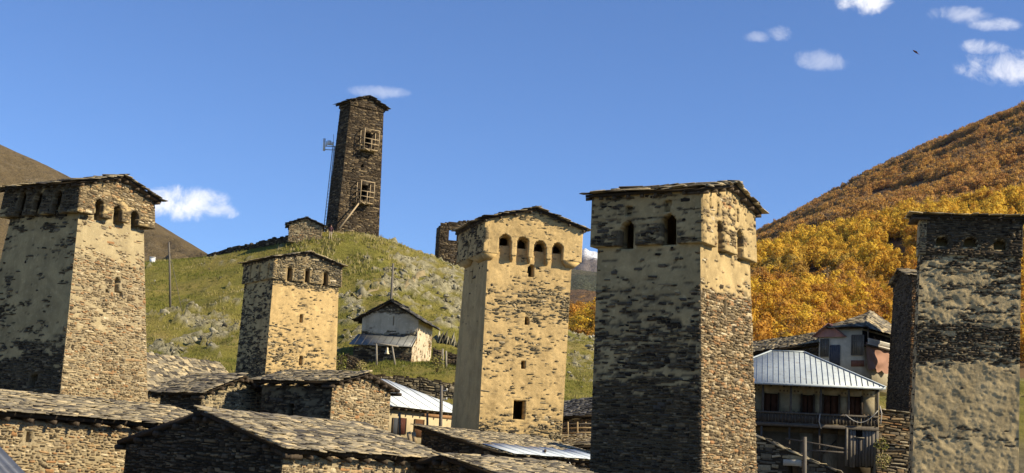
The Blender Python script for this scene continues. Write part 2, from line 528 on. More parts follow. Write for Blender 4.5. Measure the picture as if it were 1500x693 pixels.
# roof: a plane given by eave-left, eave-right, ridge-right, ridge-left seen from outside
def lay_slabs(E0, E1, R1, R0, row=.16, wr=(.18, .5), th=(.025, .055)):
    E0, E1, R1, R0 = [np.asarray(p, float) for p in (E0, E1, R1, R0)]
    fr = Frame(E0, E1, R0, R1)
    out = []
    v = 0.0
    while v < fr.H - .04:
        t = v / fr.H; Wt = fr.W(t); h = row * rng.uniform(.75, 1.3)
        x = -rng.uniform(0, .25)
        while x < Wt - .05:
            L = rng.uniform(*wr)
            if rng.random() < .1: L *= 1.5
            x1 = min(x + L, Wt + .06)
            if x1 - x > .1:
                a = (max(x, -.06) + x1) / 2
                out.append((*fr.pt(a / Wt if Wt > .01 else .5, min((v + h * .5 + rng.uniform(-.05, .05)) / fr.H, 1)), x1 - max(x, -.06), h * rng.uniform(1.45, 1.8), rng.uniform(*th)))
            x = x1 + rng.uniform(-.01, .015)
        v += h
    return fr, np.array(out)

_us = None
def unit_slabs():
    global _us
    if _us is None:
        _us = []
        r = np.random.default_rng(8)
        for i in range(12):
            c = np.array([(-.5, -.5), (.0, -.5), (.5, -.5), (.5, .5), (-.5, .5)], float)
            c += r.uniform(-.07, .07, c.shape); c[1, 1] -= r.uniform(0, .07)
            if i % 3 == 0: c[0] += (r.uniform(.05, .22), .03)
            if i % 3 == 1: c[2] += (-r.uniform(.05, .22), .03)
            b = np.column_stack([c, np.full(5, -.5)]); t = np.column_stack([c * .985, np.full(5, .5)])
            _us.append(np.concatenate([b, t]))
    return _us
SLQ = [(i, (i + 1) % 5, 5 + (i + 1) % 5, 5 + i) for i in range(5)]
SLT = [(5, 6, 7), (5, 7, 8), (5, 8, 9), (2, 1, 0), (3, 2, 0), (4, 3, 0)]

_slm = {}
def slab_objects(planes, pal, roof, limit=300, lift=.05, name='roof_slab'):
    """planes: [(frame, rows)]; the largest as sub-parts of the roof, the rest joined"""
    if pal not in _slm:
        _slm[pal] = [mesh_np('roof_slab', V, SLQ, SLT, m_stone(pal, True, .35, .7)) for V in unit_slabs()]
    ms = _slm[pal]
    items = [(fr, R) for fr, rows in planes for R in rows]
    size = np.array([R[3] * R[4] / R[1] ** 2 * max(.05, np.dot(fr.n, -unit(R[:3]))) for fr, R in items])
    order = np.argsort(-size)
    big = set(order[:limit].tolist())
    Vs, ton = [], []
    US = unit_slabs()
    for i, (fr, R) in enumerate(items):
        tilt = .11 + random.uniform(-.08, .09)
        rot = Matrix((Vector(fr.u), Vector(fr.v), Vector(fr.n))).transposed() @ Matrix.Rotation(random.gauss(0, .1), 3, 'Z') @ Matrix.Rotation(-tilt, 3, 'X') @ Matrix.Rotation(random.gauss(0, .05), 3, 'Y')
        Mx = Matrix.Translation(Vector(R[:3] + fr.n * (lift + random.uniform(-.012, .015)))) @ rot.to_4x4() @ Matrix.Diagonal((R[3], R[4], R[5], 1))
        k = random.randrange(12)
        if i in big:
            ob = bpy.data.objects.new(name, ms[k]); ob.matrix_world = Mx; ob.parent = roof; COL.objects.link(ob)
        else:
            M = np.array(Mx); Vs.append(US[k] @ M[:3, :3].T + M[:3, 3]); ton.append(np.full(10, random.random()))
    if Vs:
        n = len(Vs)
        Q = (np.array(SLQ)[None] + 10 * np.arange(n)[:, None, None]).reshape(-1, 4)
        T = (np.array(SLT)[None] + 10 * np.arange(n)[:, None, None]).reshape(-1, 3)
        link('small_roof_slabs', mesh_np('small_roof_slabs', np.concatenate(Vs), Q, T, m_stone(pal, False, .35, .7), {'tone': np.concatenate(ton)}), roof, kind='stuff')

def grid_dirs(a):
    return V3(math.sin(a), -math.cos(a), 0), V3(math.cos(a), math.sin(a), 0), V3(-math.cos(a), -math.sin(a), 0), V3(-math.sin(a), math.cos(a), 0)

def solve_w(C, u, px):
    """distance along u from C so that the point falls on picture column px"""
    w = 0.0
    for _ in range(40):
        e = proj(C + u * w)[0] - px
        d = (proj(C + u * (w + .01))[0] - px - e) / .01
        w -= e / d
    return w

def zat(px, py, Y): return at(px, py, Y)[2]

def solve_rise(P, py):
    """height above P that falls on picture row py"""
    h = 0.0
    for _ in range(30):
        e = proj(P + V3(0, 0, h))[1] - py
        d = (proj(P + V3(0, 0, h + .01))[1] - py - e) / .01
        h -= e / d
    return h

def gable_planes(C, L, R, B, gable, rise, over, verge):
    """roof planes over the rectangle C (near), L, R, B at eave height; ridge above the middle of the gable side"""
    if gable == 'r': G0, G1, A0, A1 = C, R, L, B      # gable end C-R, far end L-B ; eaves C-L and R-B
    else: G0, G1, A0, A1 = L, C, B, R                 # gable end L-C, far end B-R ; eaves C-R and L-B
    g = unit(G1 - G0); ax = unit(A0 - G0)
    half = np.linalg.norm(G1 - G0) / 2
    drop = rise * over / half
    m0, m1 = (G0 + G1) / 2 + V3(0, 0, rise) - ax * verge, (A0 + A1) / 2 + V3(0, 0, rise) + ax * verge
    lo = lambda p, sg, e: p + g * sg * over - V3(0, 0, drop) + ax * e * verge
    a0, a1 = lo(G0, -1, -1), lo(A0, -1, 1)            # eave on the G0 side
    b0, b1 = lo(G1, 1, -1), lo(A1, 1, 1)
    # each plane: eave-left, eave-right, ridge-right, ridge-left seen from outside
    if gable == 'r':
        return [(a1, a0, m0, m1), (b0, b1, m1, m0)]
    return [(b0, b1, m1, m0), (a1, a0, m0, m1)]

def roof_from_planes(parent, planes, pal, thick=.10, deckmat=None, limit=300, row=.16, wr=(.18, .5), th=(.025, .055), slabs=True, which=None):
    mb = MB()
    for E0, E1, R1, R0 in planes:
        n = unit(np.cross(E1 - E0, R0 - E0)); u_ = unit(E1 - E0) * min(.13, np.linalg.norm(E1 - E0) * .05); s_ = unit((R0 + R1) - (E0 + E1)) * .13
        E0, E1, R1, R0 = E0 + u_ + s_, E1 - u_ + s_, R1 - u_ * .9, R0 + u_ * .9
        mb.hexa([E0 - n * thick, E1 - n * thick, R1 - n * thick, R0 - n * thick, E0, E1, R1, R0])
    roof = mb.build('roof', deckmat or m_wood('roof_deck', (.055, .04, .026)), parent)
    if slabs:
        pl = [lay_slabs(*p, row=row, wr=wr, th=th) for i, p in enumerate(planes) if which is None or i in which]
        slab_objects(pl, pal, roof, limit)
    return roof
# ------------------------------------------------------------------ towers
def tower(name, label, a, Y, bot, top, zbase, hb, ht, o, gable, peak_py, over, verge, L, R, taper=.28, head_depth=.3, roofpal='slab', plaster=None,
          corbels=True, limit=300, group='stone defence towers of the village', res=.085, hr=(.035, .11), lr=(.1, .42), slab_row=.3, notch_drop=.0, cat='tower', thick=.1):
    """bot/top: (py, px left, px near corner, px right); hb, ht: rows of the head's lower edge and the eave at the near corner"""
    a = rad(a)
    nr, ur, nl, ul = grid_dirs(a)
    th = thing(name, label, cat, group)
    ax_in = unit(-(nr + nl))
    C0 = at(bot[2], bot[0], Y)
    C1 = at(top[2], top[0], Y + taper)
    def edges(C, l, r): return C, C + ul * solve_w(C, ul, l), C + ur * solve_w(C, ur, r)
    lo, hi = edges(C0, bot[1], bot[3]), edges(C1, top[1], top[3])
    def lev(z):
        k = (z - C0[2]) / (C1[2] - C0[2])
        pts = [p0 * (1 - k) + p1 * k for p0, p1 in zip(lo, hi)]
        pts = [V3(p[0], p[1], z) for p in pts]
        return pts[0], pts[1], pts[2], pts[1] + pts[2] - pts[0]
    zht, zhb = zat(top[2], ht, Y + taper), zat(top[2], hb, Y + taper)
    c0, l0, r0, b0 = lev(zbase)
    c1, l1, r1, b1 = lev(zht)
    FL, FR = Frame(l0, c0, l1, c1), Frame(c0, r0, c1, r1)
    ztop_vis = lambda py: zat(top[2], py, Y) - zbase
    def conv(ctrl, z0): return [(zat(bot[2], py, Y + taper * .5) - z0, b) for py, b in sorted(ctrl, key=lambda q: -q[0])]
    Vs, Qs, Es, n = [], [], [], 0
    rows, frames, pals = [], [], []
    tmin = max(0.0, (zat(bot[2], 712, Y) - zbase) / (zht - zbase))
    for side, fr, sp in (('L', FL, L), ('R', FR, R)):
        holes = [hole(fr, *h) for h in sp.get('holes', ())] + [hole(fr, h[0] + sp.get('dx', 0), h[1] - sp.get('up', 0), h[2] * sp.get('dw', .85), h[3] * sp.get('dk', .8), 'arch') for h in sp.get('arches', ()) if sp.get('dk', .8) > 0 and h[4:] ]  # extra shaft holes behind the arches, added so the arches look dark
        ex = make_expo(conv(sp['expo'], zbase), sp.get('seed', 1), *sp.get('ns', (.5, .12)))
        v, q, e = wall_grid(fr, sp.get('res', res), holes, ex, depth=.55, seed=sp.get('seed', 1), rough=sp.get('rough', .012), rec=sp.get('rec', .03), flake=sp.get('flake', 0))
        Vs.append(v); Qs.append(q + n); Es.append(e); n += len(v)
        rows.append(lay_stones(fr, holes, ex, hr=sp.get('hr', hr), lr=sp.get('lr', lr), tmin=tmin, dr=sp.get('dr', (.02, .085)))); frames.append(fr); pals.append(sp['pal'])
    back = np.array([r0, b0, b1, r1, b0, l0, l1, b1, l1, c1, r1, b1])
    Vs.append(back); Qs.append(np.array([(0, 1, 2, 3), (4, 5, 6, 7), (8, 9, 10, 11)]) + n); Es.append(np.zeros(12))
    me_ = mesh_np('shaft_wall', np.concatenate(Vs), np.concatenate(Qs), None, plaster, {'expo': np.concatenate(Es)})
    if R.get('mat') == 'cream':       # this side is pointed with pale mortar
        me_.materials.append(CREAM)
        mi = np.zeros(len(me_.polygons), np.int32); mi[len(Qs[0]):len(Qs[0]) + len(Qs[1])] = 1
        me_.polygons.foreach_set('material_index', mi)
    wall = link('shaft_wall', me_, th)
    # head
    def head(z):
        c, l, r, b = lev(z)
        return c + (nl + nr) * o, l + (nl - nr) * o, r + (nr - nl) * o, b - (nl + nr) * o
    hc0, hl0, hr0, hb0 = head(zhb); hc1, hl1, hr1, hb1 = head(zht)
    G0, G1 = (hc1, hr1) if gable == 'r' else (hl1, hc1)
    rise = solve_rise((G0 + G1) / 2, peak_py)
    half = np.linalg.norm(G1 - G0) / 2
    HL, HR = Frame(hl0, hc0, hl1, hc1), Frame(hc0, hr0, hc1, hr1)
    Vs, Qs, Es, n = [], [], [], 0
    corb = []
    hrows, hframes, hpals = [], [], []
    for side, fr, sp in (('L', HL, L), ('R', HR, R)):
        gab = (side == 'R') == (gable == 'r')
        f2, tp = fr, None
        if gab:                      # the gable wall climbs to the ridge
            k = (fr.H + rise) / fr.H
            f2 = Frame(fr.P00, fr.P10, fr.P00 + (fr.P01 - fr.P00) * k, fr.P10 + (fr.P11 - fr.P10) * k)
            Wt = fr.W1; H0 = fr.H
            tp = lambda U, Wt=Wt, H0=H0: H0 + rise * (1 - np.abs(U - Wt / 2) / (Wt / 2)) - .05
        holes = [hole(f2, *h) for h in sp.get('arches', ())]
        ex = make_expo(conv(sp.get('hexpo', sp['expo']), zhb), sp.get('seed', 1) + 3, *sp.get('ns', (.5, .12)))
        v, q, e = wall_grid(f2, .06, holes, ex, top=tp, depth=head_depth, rim=True, seed=sp.get('seed', 1), rough=sp.get('rough', .012), rec=sp.get('rec', .03), flake=sp.get('flake', 0))
        Vs.append(v); Qs.append(q + n); Es.append(e); n += len(v)
        hrows.append(lay_stones(f2, holes, ex, top=tp, hr=sp.get('hr', hr), lr=sp.get('lr', lr))); hframes.append(f2); hpals.append(sp.get('hpal', sp['pal']))
        if corbels and o > .12:
            nt_ = sorted([h for h in holes if h.kind == 'notch'], key=lambda h: h.u)
            if nt_:
                ed = [0.0] + [x for h in nt_ for x in (h.u - h.w / 2, h.u + h.w / 2)] + [fr.W0]
                for i in range(0, len(ed), 2):
                    s0, s1 = ed[i] + .03, ed[i + 1] - .03
                    if s1 - s0 < .08: continue
                    p0, p1 = fr.P00 + fr.u * s0 - fr.n * .03, fr.P00 + fr.u * s1 - fr.n * .03
                    dz = o * .75
                    m = .28 * (s1 - s0)
                    cb = MB(); corb.append(cb); cb.hexa([p0 - fr.n * (o - .05) - V3(0, 0, dz) + fr.u * m, p1 - fr.n * (o - .05) - V3(0, 0, dz) - fr.u * m, p1 - fr.n * (o + .05) - V3(0, 0, dz) - fr.u * m, p0 - fr.n * (o + .05) - V3(0, 0, dz) + fr.u * m,
                             p0 + V3(0, 0, .002), p1 + V3(0, 0, .002), p1 - fr.n * (o + .05), p0 - fr.n * (o + .05)])
    back = np.array([hr0, hb0, hb1, hr1, hb0, hl0, hl1, hb1])
    Vs.append(back); Qs.append(np.array([(0, 1, 2, 3), (4, 5, 6, 7)]) + n); Es.append(np.zeros(8))
    hw = link('parapet', mesh_np('parapet', np.concatenate(Vs), np.concatenate(Qs), None, plaster, {'expo': np.concatenate(Es)}), th)
    for cb in corb:
        c_ = cb.mesh('corbel', plaster); c_.attributes.new('expo', 'FLOAT', 'POINT')
        link('corbel', c_, hw)
    # stones: the largest of shaft and head together as parts, the rest joined
    ar, af, ap = rows + hrows, frames + hframes, pals + hpals
    if limit:
        nsh = len(rows)
        wts = [sum(len(r) for r in rows), sum(len(r) for r in hrows)]
        k = int(limit * wts[0] / max(1, sum(wts)))
        rest = []
        for rr, ff, pp, lim, par in ((rows, frames, pals, k, wall), (hrows, hframes, hpals, limit - k, hw)):
            szs = [len(r) for r in rr]
            for i in range(2):
                li = int(lim * szs[i] / max(1, sum(szs)))
                rest += stone_objects('stone', [rr[i]], [ff[i]], pp[i], par, li)
        ar = rest
    for pal in dict.fromkeys(ap):
        for part, lo_, hi_ in ((wall, 0, 2), (hw, 2, 4)):
            sel = [i for i in range(lo_, hi_) if ap[i] == pal]
            stones_joined('small_stones', [ar[i] for i in sel], [af[i] for i in sel], pal, part)
    planes = gable_planes(hc1, hl1, hr1, hb1, gable, rise, over, verge)
    planes = [tuple(p + V3(0, 0, .03) for p in pl) for pl in planes]
    roof = roof_from_planes(th, planes, roofpal, thick, row=slab_row, wr=(.35, .9), th=(.03, .06), limit=120)
    # rafter ends under the eave
    rfs = []
    E0, E1, R1, R0 = planes[0]
    nn = unit(np.cross(E1 - E0, R0 - E0)); d = unit(R0 - E0); W = np.linalg.norm(E1 - E0)
    for k in range(int(W / .55)):
        p = E0 + unit(E1 - E0) * (.2 + k * .55) - nn * (thick + .06)
        rf = MB(); rf.bar(p + d * .08, p + d * .9, .09, .11); rfs.append(rf)
    gdir = unit(E1 - E0) if gable == 'r' else unit(E0 - E1)
    for (e, r, e2) in ((planes[0][1] if gable == 'r' else planes[0][0], planes[0][2] if gable == 'r' else planes[0][3], None),
                       (planes[1][0] if gable == 'r' else planes[1][1], planes[1][3] if gable == 'r' else planes[1][2], None)):
        for k in range(4):
            p = e + (r - e) * (.1 + .27 * k) - V3(0, 0, thick + .08)
            rf = MB(); rf.bar(p - gdir * .1, p - gdir * .9, .10, .10); rfs.append(rf)
    for rf in rfs: rf.build('rafter', m_wood('rafter', (.13, .095, .06)), roof)
    return th, dict(FL=FL, FR=FR, HL=HL, HR=HR, lev=lev, dirs=(nr, ur, nl, ul))

CREAM = m_plaster('cream', (.45, .36, .2), (.40, .32, .19), .75)
PLA = m_plaster('pale', (.53, .39, .185), (.17, .13, .075))
PLB = m_plaster('ochre', (.61, .43, .19), (.33, .245, .125), .68)
PLC = m_plaster('dull', (.56, .43, .225), (.11, .085, .05), .6)
PLD = m_plaster('brown', (.12, .09, .055), (.055, .04, .026), .6)
PLE = m_plaster('white', (.64, .53, .36), (.14, .10, .065), .7)

T1 = tower('stone_tower', 'broad stone tower at the left edge with rusty and cream stones', 57, 66, (560, -42, 90, 216), (335, 10, 113, 211), -1.5, 312, 268, .40, 'r', 259, .34, .4, corbels=False,
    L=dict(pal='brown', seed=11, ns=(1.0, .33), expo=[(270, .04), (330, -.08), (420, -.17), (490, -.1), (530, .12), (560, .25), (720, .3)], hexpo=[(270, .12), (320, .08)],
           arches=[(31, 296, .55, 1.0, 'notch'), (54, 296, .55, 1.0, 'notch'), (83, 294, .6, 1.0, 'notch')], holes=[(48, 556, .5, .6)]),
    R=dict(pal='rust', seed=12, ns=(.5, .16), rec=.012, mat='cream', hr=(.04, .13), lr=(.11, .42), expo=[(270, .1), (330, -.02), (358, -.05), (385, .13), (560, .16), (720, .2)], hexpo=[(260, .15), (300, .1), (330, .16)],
           arches=[(145, 309, .58, 1.15, 'notch'), (172, 318, .58, 1.1, 'notch'), (197, 324, .55, 1.05, 'notch')],
           holes=[(172, 417, .34, .78, 'arch'), (157, 426, .22, .2), (178, 431, .22, .2)], dr=(.015, .07)), plaster=PLA)

T2 = tower('stone_tower', 'small square tower with three narrow keyhole arches at the foot of the grassy hill', 33, 97, (540, 345, 389, 492), (412, 358, 400, 496), -.5, 408, 377, .16, 'r', 370, .2, .25, corbels=False,
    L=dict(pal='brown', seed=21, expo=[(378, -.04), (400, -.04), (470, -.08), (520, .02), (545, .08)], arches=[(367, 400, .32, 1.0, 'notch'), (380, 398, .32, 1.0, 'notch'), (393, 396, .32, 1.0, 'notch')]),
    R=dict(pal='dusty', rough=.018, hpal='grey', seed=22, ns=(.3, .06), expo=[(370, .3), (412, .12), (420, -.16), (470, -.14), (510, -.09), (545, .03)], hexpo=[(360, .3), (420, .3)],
           arches=[(424, 402, .42, 1.15, 'notch'), (450, 405, .42, 1.15, 'notch'), (477, 409, .42, 1.15, 'notch')],
           holes=[(441, 467, .3, .62, 'arch'), (441, 528, .24, .7)]), plaster=PLB, limit=200)

T3 = tower('stone_tower', 'golden plastered middle tower with four niches and a dark doorway low on its face', 18, 78, (615, 661, 702, 824), (385, 680, 714, 837), -2.0, 372, 322, .42, 'r', 306, .3, .3,
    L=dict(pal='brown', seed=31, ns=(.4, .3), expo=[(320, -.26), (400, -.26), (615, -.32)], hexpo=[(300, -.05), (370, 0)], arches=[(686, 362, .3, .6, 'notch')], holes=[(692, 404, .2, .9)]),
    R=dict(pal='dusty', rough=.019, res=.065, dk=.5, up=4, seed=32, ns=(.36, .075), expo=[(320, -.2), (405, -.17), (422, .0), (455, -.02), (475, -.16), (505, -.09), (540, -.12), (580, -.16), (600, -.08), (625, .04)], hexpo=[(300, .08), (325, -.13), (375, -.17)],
           arches=[(740, 357, .74, 1.1, 'notch'), (766, 361, .74, 1.1, 'notch'), (791, 366, .74, 1.05, 'notch'), (817, 369, .7, 1.05, 'notch')],
           holes=[(778, 397, .38, .75, 'arch'), (771, 470, .26, .5), (767, 534, .24, .45), (761, 600, .72, 1.05)]), plaster=PLB)

T4 = tower('stone_tower', 'tall tower right of centre, left face dark, right face sunlit brown stone', 57, 48, (690, 864, 1028, 1109), (370, 875, 1026, 1099), -4.0, 356, 277, .2, 'r', 271, .27, .32, corbels=False,
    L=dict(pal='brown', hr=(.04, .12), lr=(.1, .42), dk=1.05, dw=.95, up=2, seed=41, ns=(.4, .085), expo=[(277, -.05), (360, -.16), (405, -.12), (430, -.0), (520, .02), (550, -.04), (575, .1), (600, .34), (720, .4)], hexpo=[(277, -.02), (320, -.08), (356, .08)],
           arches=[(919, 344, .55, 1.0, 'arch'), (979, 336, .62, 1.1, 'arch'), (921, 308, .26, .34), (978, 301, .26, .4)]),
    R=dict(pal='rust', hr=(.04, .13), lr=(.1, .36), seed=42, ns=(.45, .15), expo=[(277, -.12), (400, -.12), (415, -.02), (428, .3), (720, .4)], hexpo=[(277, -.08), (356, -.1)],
           arches=[(1056, 350, .62, 1.3, 'notch'), (1085, 362, .62, 1.3, 'notch'), (1041, 299, .16, .4), (1052, 306, .16, .5), (1081, 316, .16, .5)],
           holes=[(1062, 450, .2, .5), (1066, 527, .14, .7)], dr=(.02, .075)), plaster=PLA, res=.08)

T5 = tower('stone_tower', 'tower at the right edge with peeling plaster and three blind niches under its roof', -9, 64, (690, 1330, 1336, 1492), (372, 1344, 1348, 1496), -4.0, 372, 316, .06, 'l', 318, .28, .5,
    L=dict(pal='brown', seed=51, expo=[(316, -.1), (690, -.1)], arches=[]),
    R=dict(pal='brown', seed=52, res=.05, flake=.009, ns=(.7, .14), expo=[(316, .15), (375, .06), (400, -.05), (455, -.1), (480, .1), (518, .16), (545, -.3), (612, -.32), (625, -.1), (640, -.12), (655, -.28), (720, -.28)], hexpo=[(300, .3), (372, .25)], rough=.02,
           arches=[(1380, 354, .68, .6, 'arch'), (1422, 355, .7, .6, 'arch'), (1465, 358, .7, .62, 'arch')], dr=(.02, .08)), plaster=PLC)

TH = tower('stone_tower', 'lone dark brown tower on top of the hill with two wooden balconies', 35, 164, (336, 476, 493, 555), (156, 498, 513, 562), 24.0, 154, 147, .12, 'r', 141, .45, .45,
    L=dict(pal='brown', seed=61, expo=[(100, .3), (400, .3)], hr=(.1, .2), lr=(.3, .9)),
    R=dict(pal='brown', seed=62, expo=[(100, .3), (400, .3)], hr=(.1, .2), lr=(.3, .9), holes=[(537, 156, .5, .55), (538, 204, 1.0, 1.6), (532, 281, 1.0, 1.6), (531, 243, .3, .4)]), plaster=PLD, roofpal='darkslab', res=.14, limit=120, corbels=False, slab_row=.4)
# ------------------------------------------------------------------ land
def fan(knots):
    """knots: [(distance, constant z | [(px, py), ...])] -> height function over (t = x/y, y)"""
    Ys, curves = [], []
    for Y, c in knots:
        Ys.append(Y)
        if isinstance(c, (int, float)): curves.append((np.array([-9., 9.]), np.array([c, c], float)))
        else:
            P = np.array([at(px, py, Y) for px, py in c])
            tt = P[:, 0] / Y; o = np.argsort(tt)
            curves.append((tt[o], P[o, 2]))
    Ys = np.array(Ys, float)
    def f(t, y):
        t, y = np.asarray(t, float), np.asarray(y, float)
        Z = np.stack([np.interp(t, *c) for c in curves])
        i = np.clip(np.searchsorted(Ys, y) - 1, 0, len(Ys) - 2)
        k = np.clip((y - Ys[i]) / (Ys[i + 1] - Ys[i]), 0, 1)
        z0 = np.take_along_axis(Z.reshape(len(Ys), -1), i.reshape(1, -1), 0)[0].reshape(t.shape)
        z1 = np.take_along_axis(Z.reshape(len(Ys), -1), (i + 1).reshape(1, -1), 0)[0].reshape(t.shape)
        return z0 * (1 - k) + z1 * k
    return f

def fan_mesh(name, f, t0, t1, nt, ys, mat, attrs=None, **props):
    ys = np.asarray(ys, float)
    tt, yy = np.meshgrid(np.linspace(t0, t1, nt), ys)
    z = f(tt, yy)
    V = np.stack([tt * yy, yy, z], -1).reshape(-1, 3)
    idx = np.arange(V.shape[0]).reshape(len(ys), nt)
    Q = np.stack([idx[:-1, :-1], idx[:-1, 1:], idx[1:, 1:], idx[1:, :-1]], -1).reshape(-1, 4)
    A = {k: g(tt, yy).ravel() for k, g in (attrs or {}).items()}
    return link(name, mesh_np(name, V, Q, None, mat, A, smooth=True), None, **props)

def pxy(t, y, z):
    """approximate picture position of land points, used only to say where rock crops out"""
    X = np.stack([t * y, y, z], -1) @ CMN
    return CX + F * X[..., 0] / -X[..., 2], CY - F * X[..., 1] / -X[..., 2]

hill_base = fan([
    (2, -1.8), (44, -2.2), (62, -1.2), (76, .0), (88, 1.0),
    (105.6, [(-900, 640), (200, 605), (500, 603), (660, 603), (835, 604), (1100, 625), (2300, 650)]),
    (107.6, [(-900, 600), (200, 556), (480, 552), (500, 549), (660, 549), (700, 552), (835, 590), (870, 592), (1100, 615), (2300, 640)]),
    (114, [(-900, 580), (200, 532), (480, 548), (500, 546), (660, 545), (700, 548), (835, 580), (870, 585), (1100, 610), (2300, 630)]),
    (129, [(-900, 520), (215, 502), (345, 502), (480, 526), (520, 528), (660, 527), (720, 531), (835, 560), (870, 564), (1000, 580), (2300, 610)]),
    (148, [(-900, 460), (215, 437), (345, 424), (480, 428), (560, 428), (640, 452), (700, 474), (760, 500), (835, 524), (870, 530), (1000, 560), (2300, 590)]),
    (163, [(-900, 440), (0, 405), (215, 387), (280, 381), (366, 364), (410, 352), (442, 341), (480, 339), (520, 341), (555, 347), (590, 361), (640, 379), (700, 407), (760, 446), (835, 490), (870, 497), (950, 520), (1100, 550), (2300, 570)]),
    (172, [(-900, 440), (0, 405), (215, 385), (280, 379), (366, 363), (410, 351), (442, 341), (480, 339), (520, 341), (555, 347), (590, 360), (640, 378), (700, 406), (760, 445), (835, 490), (870, 497), (950, 520), (1100, 550), (2300, 570)]),
    (215, [(-900, 480), (215, 430), (480, 400), (700, 450), (835, 530), (1100, 570), (2300, 580)]),
    (300, [(-900, 640), (480, 640), (1100, 640), (2300, 640)])])

ROCK = [  # outcrops on the slope: picture centre, half sizes, strength
    (300, 480, 62, 26, 1.0), (250, 505, 40, 14, .7), (395, 475, 30, 14, .6), (515, 450, 28, 26, 1.0), (560, 395, 40, 14, .7), (610, 385, 55, 22, .95), (655, 412, 40, 30, 1.0),
    (590, 425, 50, 24, 1.0), (640, 440, 40, 22, .9), (655, 478, 45, 9, 1.0), (520, 490, 24, 14, .7), (480, 510, 22, 12, .7), (850, 525, 40, 45, .6), (700, 460, 60, 40, .9), (575, 360, 30, 10, .6)]
def rockiness(t, y, z):
    px, py = pxy(t, y, z)
    r = np.zeros_like(px)
    for cx, cy, sx, sy, s in ROCK:
        r = np.maximum(r, s * np.exp(-(((px - cx) / sx) ** 2 + ((py - cy) / sy) ** 2) * 1.1))
    n = fbm(t * y / 2.6, y / 2.2 + z / 1.4, 40, 4, .6)
    n2 = fbm(t * y / .8, y / .7 + z / .4, 44, 3, .65)
    m = sstep(.44, .58, r * .62 + (n - .5) * 1.2 + (n2 - .5) * 1.1 + .05) * (y > 112)
    return m

def hill_z(t, y):
    t, y = np.asarray(t, float), np.asarray(y, float)
    z = hill_base(t, y)
    X = t * y
    amp = np.clip((y - 108) / 12, 0, 1) * np.clip((215 - y) / 30, 0, 1)
    crest = 1 - .75 * np.exp(-((y - 166) / 7) ** 2)
    z = z + amp * crest * (2.6 * (fbm(X / 11, y / 8, 3, 4) - .5) + .5 * (fbm(X / 2.1, y / 1.8, 8, 3) - .5))
    zt = z / 1.25 + 1.3 * fbm(X / 9, y / 9, 23, 3)           # terracettes trodden along the slope
    z = z + amp * crest * .22 * (np.abs((zt % 1) - .5) * 2 - .5) * fbm(X / 6, y / 5, 24, 2)
    rk = rockiness(t, y, hill_base(t, y))
    z = z + rk * amp * (.25 + .5 * crest) * (np.abs(fbm(X / 1.3 + y * .4, y / .8, 21, 4, .6) - .5) * 4.2)
    return z

def m_hill():
    n = NT('hill_grass')
    big = n.noise(.11, 6, .66, .6)
    c = n.ramp(big, [(.3, (.10, .105, .02)), (.45, (.16, .15, .03)), (.58, (.225, .18, .05)), (.72, (.27, .2, .085))])
    c = n.mix(n.mr(n.noise(.45, 6, .68, .4), .35, .7), c, (.20, .175, .04))
    c = n.mix(n.mr(n.noise(1.6, 5, .7), .5, .72, 0, .75), c, (.06, .06, .014))
    c = n.mix(n.mr(n.noise(.8, 4, .7, .5), .62, .75, 0, .7), c, (.22, .17, .075))
    rock = n.ramp(n.noise(1.9, 6, .7, .4), [(.3, (.06, .055, .035)), (.46, (.20, .18, .105)), (.62, (.35, .315, .20)), (.78, (.18, .16, .06))])
    c = n.mix(n.attr('rock'), c, rock)
    dirt = n.ramp(n.noise(.7, 5, .6), [(.35, (.10, .085, .05)), (.65, (.17, .15, .09))])
    c = n.mix(n.attr('village'), c, dirt)
    n.bump(n.noise(3.5, 6, .75), .9, .25)
    return n.done(c, .95, .1)
HILLM = m_hill()
ys = np.concatenate([np.linspace(2, 100, 24), np.linspace(103, 110, 14), np.arange(111, 180, .55), np.linspace(181, 300, 24)])
hill = fan_mesh('hillside', hill_z, -.62, .72, 560, ys, HILLM, {'rock': lambda t, y: rockiness(t, y, hill_base(t, y)), 'village': lambda t, y: 1 - sstep(96, 106, y)}, kind='structure')

def ground_at(x, y): return float(hill_z(np.array([x / y]), np.array([y]))[0])

gm = NT('valley_ground')
gm = gm.done(gm.ramp(gm.noise(.01, 5, .6), [(.35, (.07, .075, .025)), (.65, (.14, .115, .05))]), .95, .1)
g = MB(); g.add([(-30000, -3000, -14), (30000, -3000, -14), (30000, 40000, -14), (-30000, 40000, -14)], [(0, 1, 2, 3)])
g.build('ground', gm, kind='structure')

# mountains
forest_base = fan([
    (260, [(700, 690), (2600, 690)]), (430, [(700, 600), (850, 575), (1100, 560), (1330, 545), (1500, 540), (2600, 500)]),
    (620, [(700, 560), (850, 520), (1000, 485), (1100, 465), (1330, 450), (1500, 430), (2600, 250)]),
    (820, [(700, 540), (830, 495), (870, 484), (1000, 430), (1095, 392), (1200, 364), (1330, 334), (1500, 304), (1800, 220), (2600, 20)]),
    (900, [(700, 560), (870, 505), (1000, 445), (1095, 404), (1200, 376), (1330, 345), (1500, 314), (1800, 240), (2600, 60)]),
    (1500, [(700, 560), (850, 520), (1000, 432), (1095, 374), (1200, 334), (1330, 284), (1500, 226), (1700, 150), (2600, -100)]),
    (2100, [(700, 560), (880, 480), (1000, 414), (1105, 356), (1150, 328), (1200, 297), (1250, 271), (1300, 246), (1350, 222), (1400, 201), (1450, 178), (1500, 156), (1650, 85), (2600, -330)]),
    (3000, [(700, 640), (1105, 500), (1500, 330), (2600, 0)])])
